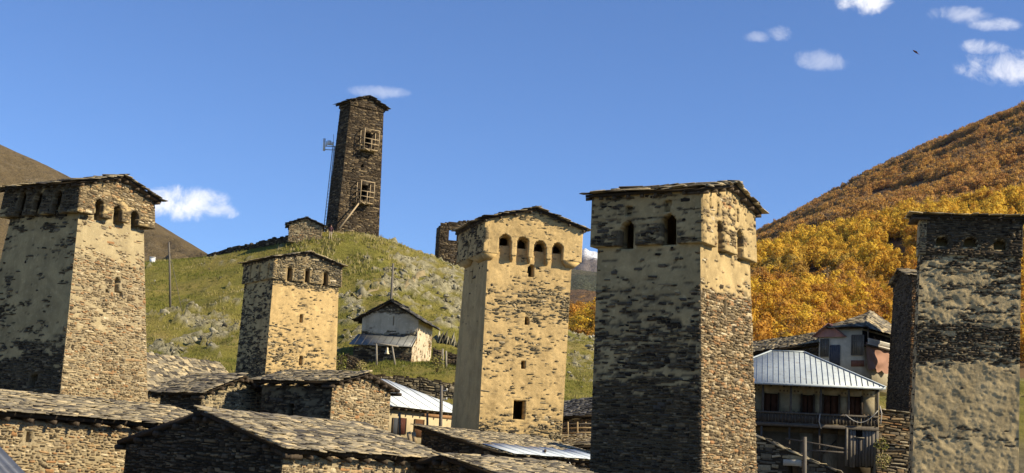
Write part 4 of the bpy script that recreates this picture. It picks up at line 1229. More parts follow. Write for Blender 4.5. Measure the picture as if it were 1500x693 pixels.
# ------------------------------------------------------------------ two-storey house with the metal hip roof
def porch_house():
    a = rad(80); nr, ur, nl, ul = grid_dirs(a)
    th = thing('porch_house', 'two storey house with a pale metal hip roof and a dark plank balcony', 'house')
    Y = 78.0
    C = at(1287, 627, Y)                       # balcony floor at the right-hand front corner
    zf, zr, ze = C[2], zat(1287, 611, Y), zat(1287, 572, Y)
    zg = zat(1287, 712, Y)
    C = V3(C[0], C[1], 0)
    Ln = solve_w(V3(C[0], C[1], zf), ul, 1030)
    P = lambda x, d, z: C + ul * x - nl * d + V3(0, 0, z)      # x metres to the left, d metres back from the front
    xs = lambda px, z, d=0.: solve_w(P(0, d, z), ul, px)
    cream = m_flat('old_limewash', (.42, .35, .22), .5, 2.2, .92, .1)
    shade_wash = m_flat('shaded_limewash', (.15, .12, .08), .5, 2.2, .92, .1)  # limewash darkened: shade under the balcony put into the colour
    dark = m_wood('dark_plank', (.075, .058, .042)); grey = m_wood('grey_plank', (.115, .098, .078))
    doorm = m_wood('russet', (.10, .045, .025)); pale = m_wood('pale_door', (.30, .26, .18))
    D = 1.3
    def wall_with(name, z0, z1, d, ops, m):
        """wall with rectangular openings: cells of a cut grid, each a solid block"""
        cuts = sorted({0.0, Ln} | {x for o in ops for x in o[:2]}); zc = sorted({z0, z1} | {z for o in ops for z in o[2:4]})
        b = MB()
        for i in range(len(cuts) - 1):
            for j in range(len(zc) - 1):
                mx, mz = (cuts[i] + cuts[i + 1]) / 2, (zc[j] + zc[j + 1]) / 2
                if any(o[0] < mx < o[1] and o[2] < mz < o[3] for o in ops): continue
                b.box(P(mx, d + .15, mz), ul * (cuts[i + 1] - cuts[i]) / 2, -nl * .15, V3(0, 0, (zc[j + 1] - zc[j]) / 2))
        return b.build(name, m, th)
    zt = ze + .15
    ups = []
    for l, r, t, bt in ((1118, 1140, 575, 603), (1174, 1192, 578, 606), (1205, 1229, 579, 607), (1243, 1262, 581, 608)):
        x0, x1 = xs(r, zf + 1, D), xs(l, zf + 1, D)
        ups.append((x0, x1, zat(r, bt, Y + D) - .1, zat(r, t, Y + D)))
    up = wall_with('upper_wall', zf, zt, D, ups, cream)
    for x0, x1, z0, z1 in ups:
        b = MB(); mx = (x0 + x1) / 2
        b.box(P(mx, D + .22, (z0 + z1) / 2), ul * (x1 - x0) / 2, -nl * .03, V3(0, 0, (z1 - z0) / 2))
        w = b.build('window', DARK(), th)
        b = MB(); t = .05
        for xx in (x0, x1): b.box(P(xx, D - .02, (z0 + z1) / 2), ul * t, -nl * .05, V3(0, 0, (z1 - z0) / 2 + t))
        b.build('window_frame', dark, w)
        for dx in (-.25, .25):
            b = MB(); b.box(P(mx + dx * (x1 - x0), D + .14, (z0 + z1) / 2), ul * .22 * (x1 - x0), -nl * .02, V3(0, 0, (z1 - z0) / 2 - .04)); b.build('shutter', doorm, w)
    # painted border: little dark blocks in rows near the balcony rail
    b = MB()
    for x in np.arange(.3, Ln - .2, .2):
        if not any(o[0] - .08 < x < o[1] + .08 for o in ups):
            b.box(P(x, D - .004, zr + .14), ul * .06, -nl * .006, V3(0, 0, .035))
            b.box(P(x, D - .004, ze - .16), ul * .05, -nl * .006, V3(0, 0, .05))
    b.build('wall_border', m_flat('brown_paint', (.16, .12, .075), .3), up, kind='stuff')
    lows = [(xs(1191, zf - 1, D), xs(1171, zf - 1, D), zg, zat(1180, 634, Y + D)), (xs(1227, zf - 1, D), xs(1205, zf - 1, D), zg, zat(1215, 635, Y + D))]
    wall_with('lower_wall', zg, zf - .12, D, lows, shade_wash)
    for x0, x1, z0, z1 in lows:
        b = MB(); b.box(P((x0 + x1) / 2, D + .1, (z0 + z1) / 2), ul * (x1 - x0) / 2, -nl * .03, V3(0, 0, (z1 - z0) / 2)); b.build('door', pale, th)
    b = MB(); x0, x1 = lows[1][:2]
    b.bar(P(x1 - .05, D - .08, zf - 1.5), P(x0 + .1, D - .08, zf - .75), .08, .06); b.build('leaning_board', dark, th)
    # end and back walls
    b = MB()
    for x in (0.0, Ln): b.box(P(x, D + 4, (zg + zt) / 2), ul * .12, -nl * 4, V3(0, 0, (zt - zg) / 2))
    b.box(P(Ln / 2, D + 8, (zg + zt) / 2), ul * Ln / 2, -nl * .15, V3(0, 0, (zt - zg) / 2)); b.build('back_wall', cream, th)
    # balcony
    b = MB(); b.box(P(Ln / 2, D / 2, zf - .06), ul * Ln / 2, -nl * (D / 2), V3(0, 0, .06)); fl = b.build('balcony_floor', grey, th)
    b = MB(); b.box(P(Ln / 2, -.02, zf - .06), ul * (Ln / 2 + .02), -nl * .02, V3(0, 0, .1)); b.build('floor_edge', grey, fl)
    b = MB(); b.box(P(Ln / 2, .06, zr), ul * Ln / 2, -nl * .06, V3(0, 0, .05)); rl = b.build('balcony_rail', grey, th)
    for x in np.arange(.09, Ln, .185):
        b = MB(); b.box(P(x, .06 + random.uniform(-.008, .008), (zf + .04 + zr) / 2), ul * .084, -nl * .014, V3(0, 0, (zr - zf) / 2 - .06)); b.build('plank', dark, rl)
    for px in (1074, 1117, 1158, 1202, 1243, 1285.5):
        x = xs(px, zr)
        b = MB(); b.box(P(x, .14, (zr + ze) / 2 - .15), ul * .06, -nl * .06, V3(0, 0, (ze - zf) / 2 + .15)); b.build('post', grey, th)
        if px < 1240:
            x2 = xs(px - 2, zf - 1)
            b = MB(); b.box(P(x2, .1, (zg + zf - .12) / 2), ul * .055, -nl * .055, V3(0, 0, (zf - .12 - zg) / 2)); b.build('post', dark if px > 1150 else grey, th)
    # lower rail bars
    for py0 in (656, 661):
        z = zat(1215, py0, Y)
        b = MB(); b.bar(P(xs(1242, z), -.03, z - .02), P(xs(1180 if py0 > 657 else 1150, z), -.03, z + (.0 if py0 > 657 else .4)), .05, .09); b.build('bar', grey, th)
    # plank shed under the right end
    x0, x1 = -.02, xs(1240, zf - 1)
    zb = zat(1262, 684, Y)
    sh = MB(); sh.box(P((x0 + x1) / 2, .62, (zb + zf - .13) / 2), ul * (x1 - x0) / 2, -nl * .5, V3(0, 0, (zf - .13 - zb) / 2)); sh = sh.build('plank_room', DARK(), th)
    x = x0
    wx0, wx1, wz0, wz1 = xs(1265, zf - .3), xs(1251.5, zf - .3), zat(1258, 641, Y), zat(1258, 629.5, Y)
    while x < x1 - .05:
        w = random.uniform(.13, .22); w = min(w, x1 - x); m = x + w / 2
        segs = [(zb + random.uniform(-.06, .05), zf - .14)]
        if wx0 < m < wx1: segs = [(zb, wz0), (wz1, zf - .14)]
        for s0, s1 in segs:
            if s1 - s0 < .03: continue
            b = MB(); b.box(P(m, .05 + random.uniform(-.012, .012), (s0 + s1) / 2), ul * (w / 2 - .008), -nl * .015, V3(0, 0, (s1 - s0) / 2)); b.build('plank', grey if random.random() < .6 else GREYWOOD, sh)
        x += w
    b = MB(); b.bar(P(wx0 - .05, .02, wz0), P(wx1 + .05, .02, wz0), .05); b.build('sill', pale, sh)
    b = MB(); b.bar(P(x1, .0, zb), P(x1, .0, zf - .1), .12); b.build('post', GREYWOOD, sh)
    # roof: hip
    zE = zat(1295, 567.5, Y - .4)
    o = .55
    E1 = P(-.3, -o, zE); E0 = P(Ln + .3, -o, zE)
    dd = 3.9
    def ridge(px, py):
        q = P(0, dd, zE); s = solve_w(q + V3(0, 0, 2), ul, px); p = P(s, dd, zE)
        return p + V3(0, 0, solve_rise(p, py))
    R1, R0 = ridge(1178, 516), ridge(1130, 513.5)
    zt_ = (R1[2] + R0[2]) / 2; R1[2] = R0[2] = zt_
    F1, F0 = P(-.3, 2 * dd + o, zE), P(Ln + .3, 2 * dd + o, zE)
    met = m_metal('pale_roof', (.44, .49, .50), .5, .16)
    b = MB()
    for poly in ((E0, E1, R1, R0), (E1, F1, R1), (F1, F0, R0, R1), (F0, E0, R0)):
        n = unit(np.cross(poly[1] - poly[0], poly[-1] - poly[0])); b.poly(poly, n, .05)
    roof = b.build('roof', met, th)
    n = unit(np.cross(E1 - E0, R0 - E0)); s = unit(np.cross(n, unit(E1 - E0)))
    H = np.dot(R0 - E0, s)
    ue = unit(E1 - E0); LE = np.linalg.norm(E1 - E0); r0, r1 = np.dot(R0 - E0, ue), np.dot(R1 - E0, ue)
    for x in np.arange(.2, LE - .15, .3):
        h = H * min(1, x / r0, (LE - x) / (LE - r1))
        b = MB(); p = E0 + ue * x + n * .012
        b.bar(p, p + s * h, .022, .03, n); b.build('seam', m_metal('seam', (.26, .29, .31), .45), roof)
    for p, q in ((E1, R1), (E0, R0), (R0, R1)):
        b = MB(); b.bar(p + V3(0, 0, .02), q + V3(0, 0, .02), .14, .05); b.build('ridge_cap', met, roof)
    b = MB(); b.bar(E0 - V3(0, 0, .07) + nl * .01, E1 - V3(0, 0, .07) + nl * .01, .03, .13); b.build('fascia', met, roof)
    for x in np.arange(.2, Ln, .7):
        b = MB(); b.bar(P(x, -o + .1, zE - .1), P(x, D, zE - .06), .08, .1); b.build('rafter', dark, roof)
    # drooping cables
    b = MB()
    pts = [P(xs(1238, zr), -.08, zr + .05) + (P(xs(1286, zr), -.08, zr + .35) - P(xs(1238, zr), -.08, zr + .05)) * k + V3(0, 0, -.55 * math.sin(math.pi * k)) for k in np.linspace(0, 1, 9)]
    b.tube(pts, .025, 5); b.build('cable', m_flat('grey_cable', (.4, .38, .33), .1), th)
    b = MB(); b.tube([P(xs(1201, zr), -.06, zr), P(xs(1200, zr), -.08, zr - .4), P(xs(1203, zr), -.06, zf - .2)], .03, 5); b.build('hose', m_flat('pale_hose', (.45, .41, .34), .1), th)
    b = MB(); b.tube([P(-.05, -.05, zr + .6), P(-.14, -.1, zr + .2), P(-.1, -.05, zf + .2)], .035, 5); b.build('downpipe', m_flat('pale_hose', (.45, .41, .34), .1), th)
porch_house()

# ------------------------------------------------------------------ houses further up on the right
def upper_house():
    a = rad(52); nr, ur, nl, ul = grid_dirs(a)
    th = thing('hillside_house', 'pale upper house with a pyramid slab roof, above the metal roofed balcony house', 'house')
    Y = 100.0
    C = at(1263, 481, Y); zt = C[2]; zb = zat(1268, 568, Y)
    wl_ = solve_w(C, ul, 1231); wr_ = solve_w(C, ur, 1332); wl_ = max(wl_, 3)
    Q = lambda x, z, d=0.: C + ul * x + nl * d + V3(0, 0, z - C[2])
    S = lambda x, z, d=0.: C + ur * x + nr * d + V3(0, 0, z - C[2])
    wash = m_flat('white_wash', (.62, .54, .38), .35, 1.6, .92, .1)
    cx = lambda px: solve_w(C, ul, px)
    W2 = cx(1200)
    b = MB(); b.hexa([Q(W2, zb), Q(0, zb), S(wr_, zb), S(wr_, zb) + ul * W2, Q(W2, zt), Q(0, zt), S(wr_, zt), S(wr_, zt) + ul * W2])
    b.build('wall', wash, th)
    px_z = lambda px, py: (cx(px), zat(px, py, Y + cx(px) * ul[1]))
    # lattice windows and a plank door, proud of the wall
    for (l, r, t, bt, nm, m, nb) in ((1248.5, 1266, 491, 520, 'window', GREYWOOD, 5), (1203, 1214, 497, 522, 'window', GREYWOOD, 4), (1217, 1231, 506, 536, 'door', m_wood('blue_grey', (.13, .13, .14)), 5)):
        x0, z0 = px_z(r, bt); x1, _ = px_z(l, bt); _, z1 = px_z(r, t)
        b = MB(); b.box(Q((x0 + x1) / 2, (z0 + z1) / 2, .03), ul * (x1 - x0) / 2, nl * .025, V3(0, 0, (z1 - z0) / 2))
        w = b.build(nm, m if nm == 'door' else m_flat('dim_glass', (.16, .145, .10), .4, 3, .35, .5), th)
        for k in range(nb + 1):
            xx = x0 + (x1 - x0) * k / nb
            b = MB(); b.box(Q(xx, (z0 + z1) / 2, .07), ul * .035, nl * .02, V3(0, 0, (z1 - z0) / 2)); b.build('plank' if nm == 'door' else 'bar', m, w)
        for zz in (z0, (z0 + z1 * 2) / 3, z1):
            b = MB(); b.box(Q((x0 + x1) / 2, zz, .068), ul * (x1 - x0) / 2, nl * .018, V3(0, 0, .035)); b.build('bar', m, w)
    b = MB(); x0, z0 = px_z(1267, 537); x1, z1 = px_z(1248, 528); b.box(Q((x0 + x1) / 2, (z0 + z1) / 2, .03), ul * (x1 - x0) / 2, nl * .03, V3(0, 0, abs(z1 - z0) / 2)); b.build('brick_plinth', m_flat('red_brick', (.22, .09, .05), .4, 5), th)
    # white balustrade across the right-hand side
    zr0, zr1 = zat(1275, 504, Y), zat(1275, 496.5, Y)
    bl = None
    for z in (zr0, zr1):
        b = MB(); b.bar(S(0, z, .45), S(wr_, z, .45), .06, .07); o = b.build('balcony_rail', m_flat('white_paint', (.72, .68, .58), .15), th); bl = o
    for x in np.arange(.05, wr_, .17):
        b = MB(); b.bar(S(x, zr0, .45), S(x, zr1, .45), .05); b.build('baluster', m_flat('white_paint', (.72, .68, .58), .15), bl)
    b = MB(); b.box(S(wr_ / 2, (zr0 + zr1) / 2 + .2, .02), ur * wr_ / 2, nr * .015, V3(0, 0, .55)); b.build('shade_panel', DARK(), th)  # flat near-black panel paints the shade behind the balustrade
    b = MB(); b.box(S(wr_ / 2, zr0 - .1, .25), ur * wr_ / 2, nr * .25, V3(0, 0, .06)); b.build('balcony_floor', BEAM, th)
    for x in (0.05, wr_ * .5):
        b = MB(); b.bar(S(x, zr1, .42), S(x, zt + .1, .42), .09); b.build('post', GREYWOOD, th)
    # roof: four slopes of wooden-looking slabs to one point
    o = .55
    c = C + (nl + nr) * o; l = C + ul * (wl_ + .2) + nr * o + nl * o; r = C + ur * wr_ + nr * o + nl * o; bk = l + r - c
    ap = (C + ul * wl_ + C + ur * wr_) / 2
    s = solve_w(ap + V3(0, 0, 2.2), unit(ur + ul * -.2), 1277)
    ap = ap + unit(ur - ul * .2) * s; ap = ap + V3(0, 0, solve_rise(ap, 458))
    planes = [(l, c, ap, ap + (l - c) * .02), (c, r, ap + (r - c) * .02, ap)]
    roof_from_planes(th, [planes[0], planes[1], (bk, l, ap, ap + (l - bk) * -.02), (r, bk, ap + (bk - r) * .02, ap)], 'slab', .08, limit=240, row=.3, wr=(.3, .7), which=(0, 1))
    # red sheet gablet over the wing
    x0, x1 = cx(1240), W2 + .3
    zE = zat(1215, 494, Y + cx(1215) * ul[1])
    m0 = Q((x0 + x1) / 2, zE, .5); pk = m0 + V3(0, 0, solve_rise(m0, 474))
    red = m_metal('red_sheet', (.40, .20, .15), .5, .35)
    b = MB()
    A, B_ = Q(x1, zE, .5), Q(x0, zE, .5)
    for e, sg in ((A, 1), (B_, -1)):
        n = unit(np.cross(pk - e, -nl) * sg); n = n if n[2] > 0 else -n
        b.hexa([e, pk, pk - nl * 4, e - nl * 4, e + n * .05, pk + n * .05, pk - nl * 4 + n * .05, e - nl * 4 + n * .05])
    b.add([A - V3(0, 0, .01) - nl * .3, B_ - V3(0, 0, .01) - nl * .3, pk - nl * .3], T=[(0, 1, 2)])
    b.build('gablet', red, th)
    # hanging cloth
    ct = thing('hanging_cloth', 'large faded pink cloth hung from the balcony of the pale upper house', 'cloth')
    nu, nv = 40, 30
    xl, xr = .0, solve_w(S(0, zr0, .3), ur, 1305)
    V = []
    for j in range(nv + 1):
        for i in range(nu + 1):
            u, v = i / nu, j / nv
            sag = .55 * (4 * u * (1 - u)) + .12 * math.sin(u * 9)
            z = zr0 + .12 - v * (1.75 + sag * .28 + .1 * math.sin(u * 17))
            fold = .08 * math.sin(v * (9 + 3 * math.sin(u * 4)) + 5 * (u - .5) ** 2 * 8) * math.sin(math.pi * u) + .05 * math.sin(u * 21 + v * 2) * v
            V.append(S(xl + (xr - xl) * (u + (.5 - u) * .12 * v), z, .28 + fold + .12 * math.sin(math.pi * u) * v))
    idx = np.arange((nu + 1) * (nv + 1)).reshape(nv + 1, nu + 1)
    Qd = np.stack([idx[:-1, :-1], idx[1:, :-1], idx[1:, 1:], idx[:-1, 1:]], -1).reshape(-1, 4)
    link('cloth_sheet', mesh_np('cloth_sheet', V, Qd, None, m_flat('pink_cloth', (.33, .19, .135), .15, 2, .95, .05), smooth=True), ct)
upper_house()

def plane_house(label, pts, wall_py, pal, Ys, limit=160, row=.3, wmat=None, name='stone_house', thick=.14, group='stone houses with slab roofs', stone_pal='brown', bias=.3, lim_s=50):
    """a low house seen as one roof slope: eave-left, eave-right, ridge-right, ridge-left as (px, py), their distances, and the wall under the eave"""
    th = thing(name, label, 'house', group)
    E0, E1, R1, R0 = [at(*p, y) for p, y in zip(pts, Ys)]
    roof_from_planes(th, [(E0, E1, R1, R0)], pal, thick, limit=limit, row=row)
    n = unit(np.cross(E1 - E0, V3(0, 0, 1))); 
    if n[1] > 0: n = -n
    i0, i1 = E0 - n * .4 - V3(0, 0, .2), E1 - n * .4 - V3(0, 0, .2)
    zb = min(zat(pts[0][0], wall_py, Ys[0]), zat(pts[1][0], wall_py, Ys[1]))
    fr = Frame(V3(i0[0], i0[1], zb), V3(i1[0], i1[1], zb), i0, i1)
    stone_walls(th, [(fr, [], bias, stone_pal, None, dict(seed=int(pts[0][0])))], wmat or DARKEARTH, lim_s, res=.14)
    b = MB(); k0, k1 = R0 - V3(0, 0, .25), R1 - V3(0, 0, .25); d = lambda p: V3(p[0], p[1], zb)
    b.add([d(i0), d(k0), i0, k0, d(i1), d(k1), i1, k1], [(0, 1, 3, 2), (4, 6, 7, 5), (1, 5, 7, 3)])
    mm = b.mesh('side_wall', wmat or DARKEARTH); mm.attributes.new('expo', 'FLOAT', 'POINT'); link('side_wall', mm, th)
    return th
plane_house('low stone house with a slab roof behind the metal roofed balcony house', [(1080, 519), (1200, 503), (1212, 486), (1085, 504)], 545, 'slab', (104, 102, 107, 110), 160)
plane_house('stone house with a dark slab roof seen between the middle tower and the tall tower', [(812, 612), (884, 607), (884, 581), (812, 590)], 640, 'darkslab', (92, 91, 97, 98), 120, stone_pal='rust')
plane_house('low shed with a pale slab roof behind the wooden rail between two towers', [(812, 655), (884, 652), (884, 636), (812, 639)], 690, 'slab', (80, 79, 84, 85), 90, stone_pal='rust', name='stone_shed')

def rail_fence():
    th = thing('rail_fence', 'short pale wooden rail fence between the middle tower and the tall tower', 'fence')
    for py in (621, 627, 634):
        b = MB(); b.bar(at(818, py + .5, 86.6), at(884, py - .5, 86), .07, .1); b.build('rail', PALEWOOD if py > 622 else GREYWOOD, th)
    for px in (832, 846, 858, 872):
        b = MB(); b.bar(at(px, 618, 86.3), at(px, 646, 86.3), .09); b.build('post', PALEWOOD, th)
rail_fence()

# metal hip roofed house behind the round-topped gable
def sheet_house():
    a = rad(57); nr, ur, nl, ul = grid_dirs(a)
    th = thing('metal_roofed_house', 'cream house with a bright white metal roof, left of the middle tower', 'house')
    Y = 86.0
    E0 = at(556, 592, Y); E1 = E0 + ur * solve_w(E0, ur, 706)
    met = m_metal('white_sheet', (.68, .73, .74), .5, .1)
    d = 4.0
    def top(px, py):
        q = E0 - nr * d; p = q + ur * solve_w(q + V3(0, 0, 1.6), ur, px)
        return p + V3(0, 0, solve_rise(p, py))
    R0, R1 = top(536, 553), top(566, 556)
    R0[2] = R1[2]
    B1, B0 = E1 - nr * 2 * d, E0 - nr * 2 * d
    b = MB()
    for poly in ((E0, E1, R1, R0), (E1, B1, R1), (B1, B0, R0, R1), (B0, E0, R0)):
        n = unit(np.cross(poly[1] - poly[0], poly[-1] - poly[0])); b.poly(poly, n, .05)
    roof = b.build('roof', met, th)
    n = unit(np.cross(E1 - E0, R0 - E0)); s = unit(np.cross(n, ur)); LE = np.linalg.norm(E1 - E0); r0, r1 = np.dot(R0 - E0, ur), np.dot(R1 - E0, ur); H = np.dot(R0 - E0, s)
    for x in np.arange(.5, LE - .2, 1.25):
        h = H * min(1, (LE - x) / (LE - r1))
        b = MB(); p = E0 + ur * x + n * .01; b.bar(p, p + s * h, .03, .04, n); b.build('seam', m_metal('seam', (.26, .29, .31), .45), roof)
    wash = m_flat('cream_wash', (.5, .41, .25), .3, 1.5, .92, .1)
    zb = 1.0
    i0, i1 = E0 - nr * .6, E1 - nr * .6 - ur * .5
    b = MB(); b.hexa([V3(*i0[:2], zb), V3(*i1[:2], zb), V3(*(i1 - nr * 6)[:2], zb), V3(*(i0 - nr * 6)[:2], zb), i0 + V3(0, 0, .1), i1 + V3(0, 0, .1), i1 - nr * 6 + V3(0, 0, .1), i0 - nr * 6 + V3(0, 0, .1)])
    b.build('wall', wash, th)
    zz = lambda py: zat(600, py, Y)
    for l, r, t, bt, nm, m in ((576, 584, 612, 640, 'door', m_flat('blue_door', (.045, .05, .06), .3)), (586, 595, 612, 636, 'window', m_wood('maroon', (.09, .03, .02))), (608, 621, 614, 640, 'door', m_wood('brown_door', (.13, .06, .025)))):
        x0, x1 = solve_w(i0, ur, l), solve_w(i0, ur, r); p = i0 + ur * (x0 + x1) / 2
        z0, z1 = zat(l, bt, p[1]), zat(l, t, p[1])
        b = MB(); b.box(V3(p[0], p[1], (z0 + z1) / 2) + nr * .03, ur * (x1 - x0) / 2, nr * .03, V3(0, 0, (z1 - z0) / 2)); w = b.build(nm, m, th)
        for x in (x0, x1):
            q = i0 + ur * x; b = MB(); b.bar(V3(q[0], q[1], z0) + nr * .07, V3(q[0], q[1], z1) + nr * .07, .07); b.build('frame', BEAM, w)
    for x in np.arange(.6, LE, .75):
        b = MB(); p = E0 + ur * x - V3(0, 0, .16); b.bar(p + nr * -.08, p - nr * .7, .1, .1); b.build('rafter', BEAM, roof)
    p, q = at(619, 608, 86.5), at(668, 612, 89); b = MB(); b.bar(p, q, .16, .2); b.build('beam', m_wood('warm_beam', (.36, .20, .09)), th)
    for px, py0, py1 in ((626, 606, 640), (585.5, 604, 640)):
        b = MB(); b.bar(at(px, py0, 86.2), at(px, py1, 86.2), .13); b.build('post', GREYWOOD, th)
    # two pale boards leaning by the door
    for px in (601, 608):
        t = thing('board', 'pale board leaning below the white metal roof, %s' % ('left of a pair' if px == 601 else 'right of a pair'), 'board', 'pale boards below the white metal roof')
        b = MB(); p = at(px, 648, 79); q = at(px - 2.5, 633, 79.4); b.bar(p, q, .24, .04, (0, -1, 0)); b.build('plank', PALEWOOD, t)
sheet_house()

# ------------------------------------------------------------------ chapel and things round it
def chapel():
    a = rad(80); nr, ur, nl, ul = grid_dirs(a)
    th = thing('chapel', 'small whitewashed hillside chapel with a dark gabled roof and a lean-to front', 'chapel')
    C = at(613, 467, 124)
    wl_, wr_ = solve_w(C, ul, 531), solve_w(C, ur, 634)
    L, R = C + ul * wl_, C + ur * wr_
    zb = ground_at(C[0], C[1]) - .8
    rise = solve_rise((C + L) / 2 + nl * .5, 441)
    dn = lambda p: V3(p[0], p[1], zb)
    H = C[2] - zb
    k = (H + rise) / H
    fr = Frame(dn(L), dn(C), dn(L) + V3(0, 0, H * k), dn(C) + V3(0, 0, H * k))
    top = lambda U: H - .1 + rise * (1 - np.abs(U - wl_ / 2) / (wl_ / 2))
    fr2 = Frame(dn(C), dn(R), C - V3(0, 0, .1), R - V3(0, 0, .1))
    hz = lambda py: zat(590, py, 124) - zb
    out = []
    ex1 = make_expo([(0, .2), (hz(492), .16), (hz(486), -.1), (hz(482), -.28), (hz(462), -.28), (hz(458), .0), (hz(440), .2)], 91, .9, .3)
    ex2 = make_expo([(0, -.03), (hz(500), -.05), (hz(470), -.2)], 92, .35, .9)
    for fr_, hs, ex, tp, pal in ((fr, [hole(fr, 577, 470, .12, .8)], ex1, top, 'grey'), (fr2, [], ex2, None, 'rust')):
        v, q, e = wall_grid(fr_, .1, hs, ex, top=tp, depth=.4, seed=5)
        w = link('wall', mesh_np('wall', v, q, None, PLE, {'expo': e}), th)
        rows = lay_stones(fr_, hs, ex, top=tp)
        rest = stone_objects('stone', [rows], [fr_], pal, w, 60)
        stones_joined('small_stones', rest, [fr_], pal, w)
    planes = gable_planes(C, L, R, C + (L - C) + (R - C), 'l', rise, .75, .55)
    planes = [tuple(p + V3(0, 0, .05) for p in pl) for pl in planes]
    roof = roof_from_planes(th, planes, 'darkslab', .09, m_wood('roof_dark', (.05, .038, .026)), limit=120, row=.4, wr=(.4, .9), th=(.02, .035))
    # lean-to
    D = 1.9
    T0, T1_ = L + nl * .03 + ul * .25, C + nl * .03 + ur * .0
    z1, z0 = zat(577, 490.5, 124), zat(560, 505, 122)
    T0, T1_ = V3(*T0[:2], z1), V3(*T1_[:2], z1)
    E0, E1 = V3(*(T0 + nl * D + ul * .25)[:2], z0), V3(*(T1_ + nl * D)[:2], z0)
    n = unit(np.cross(E1 - E0, T0 - E0)); b = MB()
    b.hexa([E0 - n * .06, E1 - n * .06, T1_ - n * .06, T0 - n * .06, E0, E1, T1_, T0])
    lean = b.build('lean_to_roof', m_metal('grey_sheet', (.17, .175, .165), .5, .3), th)
    s = unit(T0 - E0)
    for x in np.arange(.5, np.linalg.norm(E1 - E0), .62):
        p = E0 + unit(E1 - E0) * x + n * .01; b = MB(); b.bar(p, p + unit(T1_ - E1) * np.linalg.norm(T1_ - E1) * .98, .03, .03, n); b.build('seam', m_metal('seam_grey', (.1, .1, .1), .5), lean)
    A, B_ = L + nl * (D - .3) + ul * .15, C + nl * (D - .3) - ur * .02
    f3 = Frame(dn(A), dn(B_), V3(*A[:2], z0 - .12), V3(*B_[:2], z0 - .12))
    stone_walls(th, [(f3, [], .12, 'brown', None, dict(seed=95, hr=(.1, .25), lr=(.3, .9)))], PLC, 50, name='lean_to_wall')
    f4 = Frame(dn(B_), dn(C), V3(*B_[:2], z0 - .1), V3(*C[:2], z1 - .14))
    stone_walls(th, [(f4, [hole(f4, 606.5, 518, .3, 1.1)], -.02, 'rust', None, dict(seed=96))], PLE, 30, name='lean_to_wall')
chapel()

def pole(label, px, py0, py1, Y, r=.09, px1=None, knob=False, tilt=0):
    t = thing('wooden_pole', label, 'pole')
    a, b_ = at(px, py1, Y), at(px1 or px, py0, Y)
    b = MB(); b.tube([a - V3(0, 0, .4), (a + b_) / 2, b_], [r, r * .9, r * .75], 8); b.build('shaft', GREYWOOD, t)
    if knob:
        for k in (.9, .72):
            p = a + (b_ - a) * k; b = MB(); b.tube([p + V3(.02, 0, 0), p + V3(.26, -.04, .02)], .035, 6); b.tube([p + V3(.26, -.04, .0), p + V3(.26, -.04, .14)], .05, 6); b.build('insulator', m_flat('glazed', (.5, .48, .42), .1, 4, .3), t)
    return a, b_
pa, pb = pole('tall wooden pole standing on the green slope right of the left tower', 250, 355, 444, 132, .11, 247.5)
t = thing('stay_wire', 'thin stay wire slanting from the tall pole down the green slope', 'wire')
b = MB(); q = at(268, 463, 130); b.tube([pb - V3(0, 0, .5), (pb + q) / 2 - V3(0, 0, .15), q], .022, 4); b.build('wire', GREYWOOD, t)
pole('dark wooden pole rising behind the chapel roof', 571, 386, 470, 129, .12, 576)
pole('wooden post with insulators between the white metal roof and the middle tower', 645, 565, 640, 74, .10, 647, True)
pole('dark squared post in front of the stacked stone wall at the lower right', 1178, 640, 720, 52, .09, 1179)

def bell_frame():
    t = thing('bell_stand', 'wooden stand of two posts carrying a bell before the chapel', 'bell stand')
    Y = 118.5
    p0, p1 = at(552, 535, Y), at(551.5, 503, Y); q0, q1 = at(579.5, 535, Y), at(574.5, 507, Y)
    for a_, b_ in ((p0, p1), (q0, q1)):
        b = MB(); b.tube([a_ - V3(0, 0, .2), b_], [.09, .07], 7); b.build('post', m_wood('silver', (.34, .30, .23)), t)
    b = MB(); b.tube([at(547, 502.5, Y), at(584, 507.5, Y)], .07, 7); b.build('crossbar', m_wood('silver', (.34, .30, .23)), t)
    tb = thing('bell', 'small bronze bell hanging from the wooden frame before the chapel', 'bell')
    c = at(567.5, 507, Y)
    prof = [(0.0, -.08), (.06, -.1), (.10, -.2), (.12, -.38), (.15, -.52), (.22, -.62), (.235, -.66)]
    n = 14; V = [c + V3(r * math.cos(2 * math.pi * k / n), r * math.sin(2 * math.pi * k / n), z) for r, z in prof for k in range(n)]
    Q = [(i * n + k, i * n + (k + 1) % n, (i + 1) * n + (k + 1) % n, (i + 1) * n + k) for i in range(len(prof) - 1) for k in range(n)]
    link('bell_body', mesh_np('bell_body', V, Q, None, m_flat('bronze', (.42, .36, .24), .2, 6, .45, .5, .5), smooth=True), tb)
    b = MB(); b.tube([c + V3(0, 0, .06), c - V3(0, 0, .09)], .03, 6); b.build('hanger', BEAM, tb)
    b = MB(); b.tube([c - V3(0, 0, .5), c - V3(0, 0, .72)], [.02, .05], 6); b.build('clapper', BEAM, tb)
bell_frame()

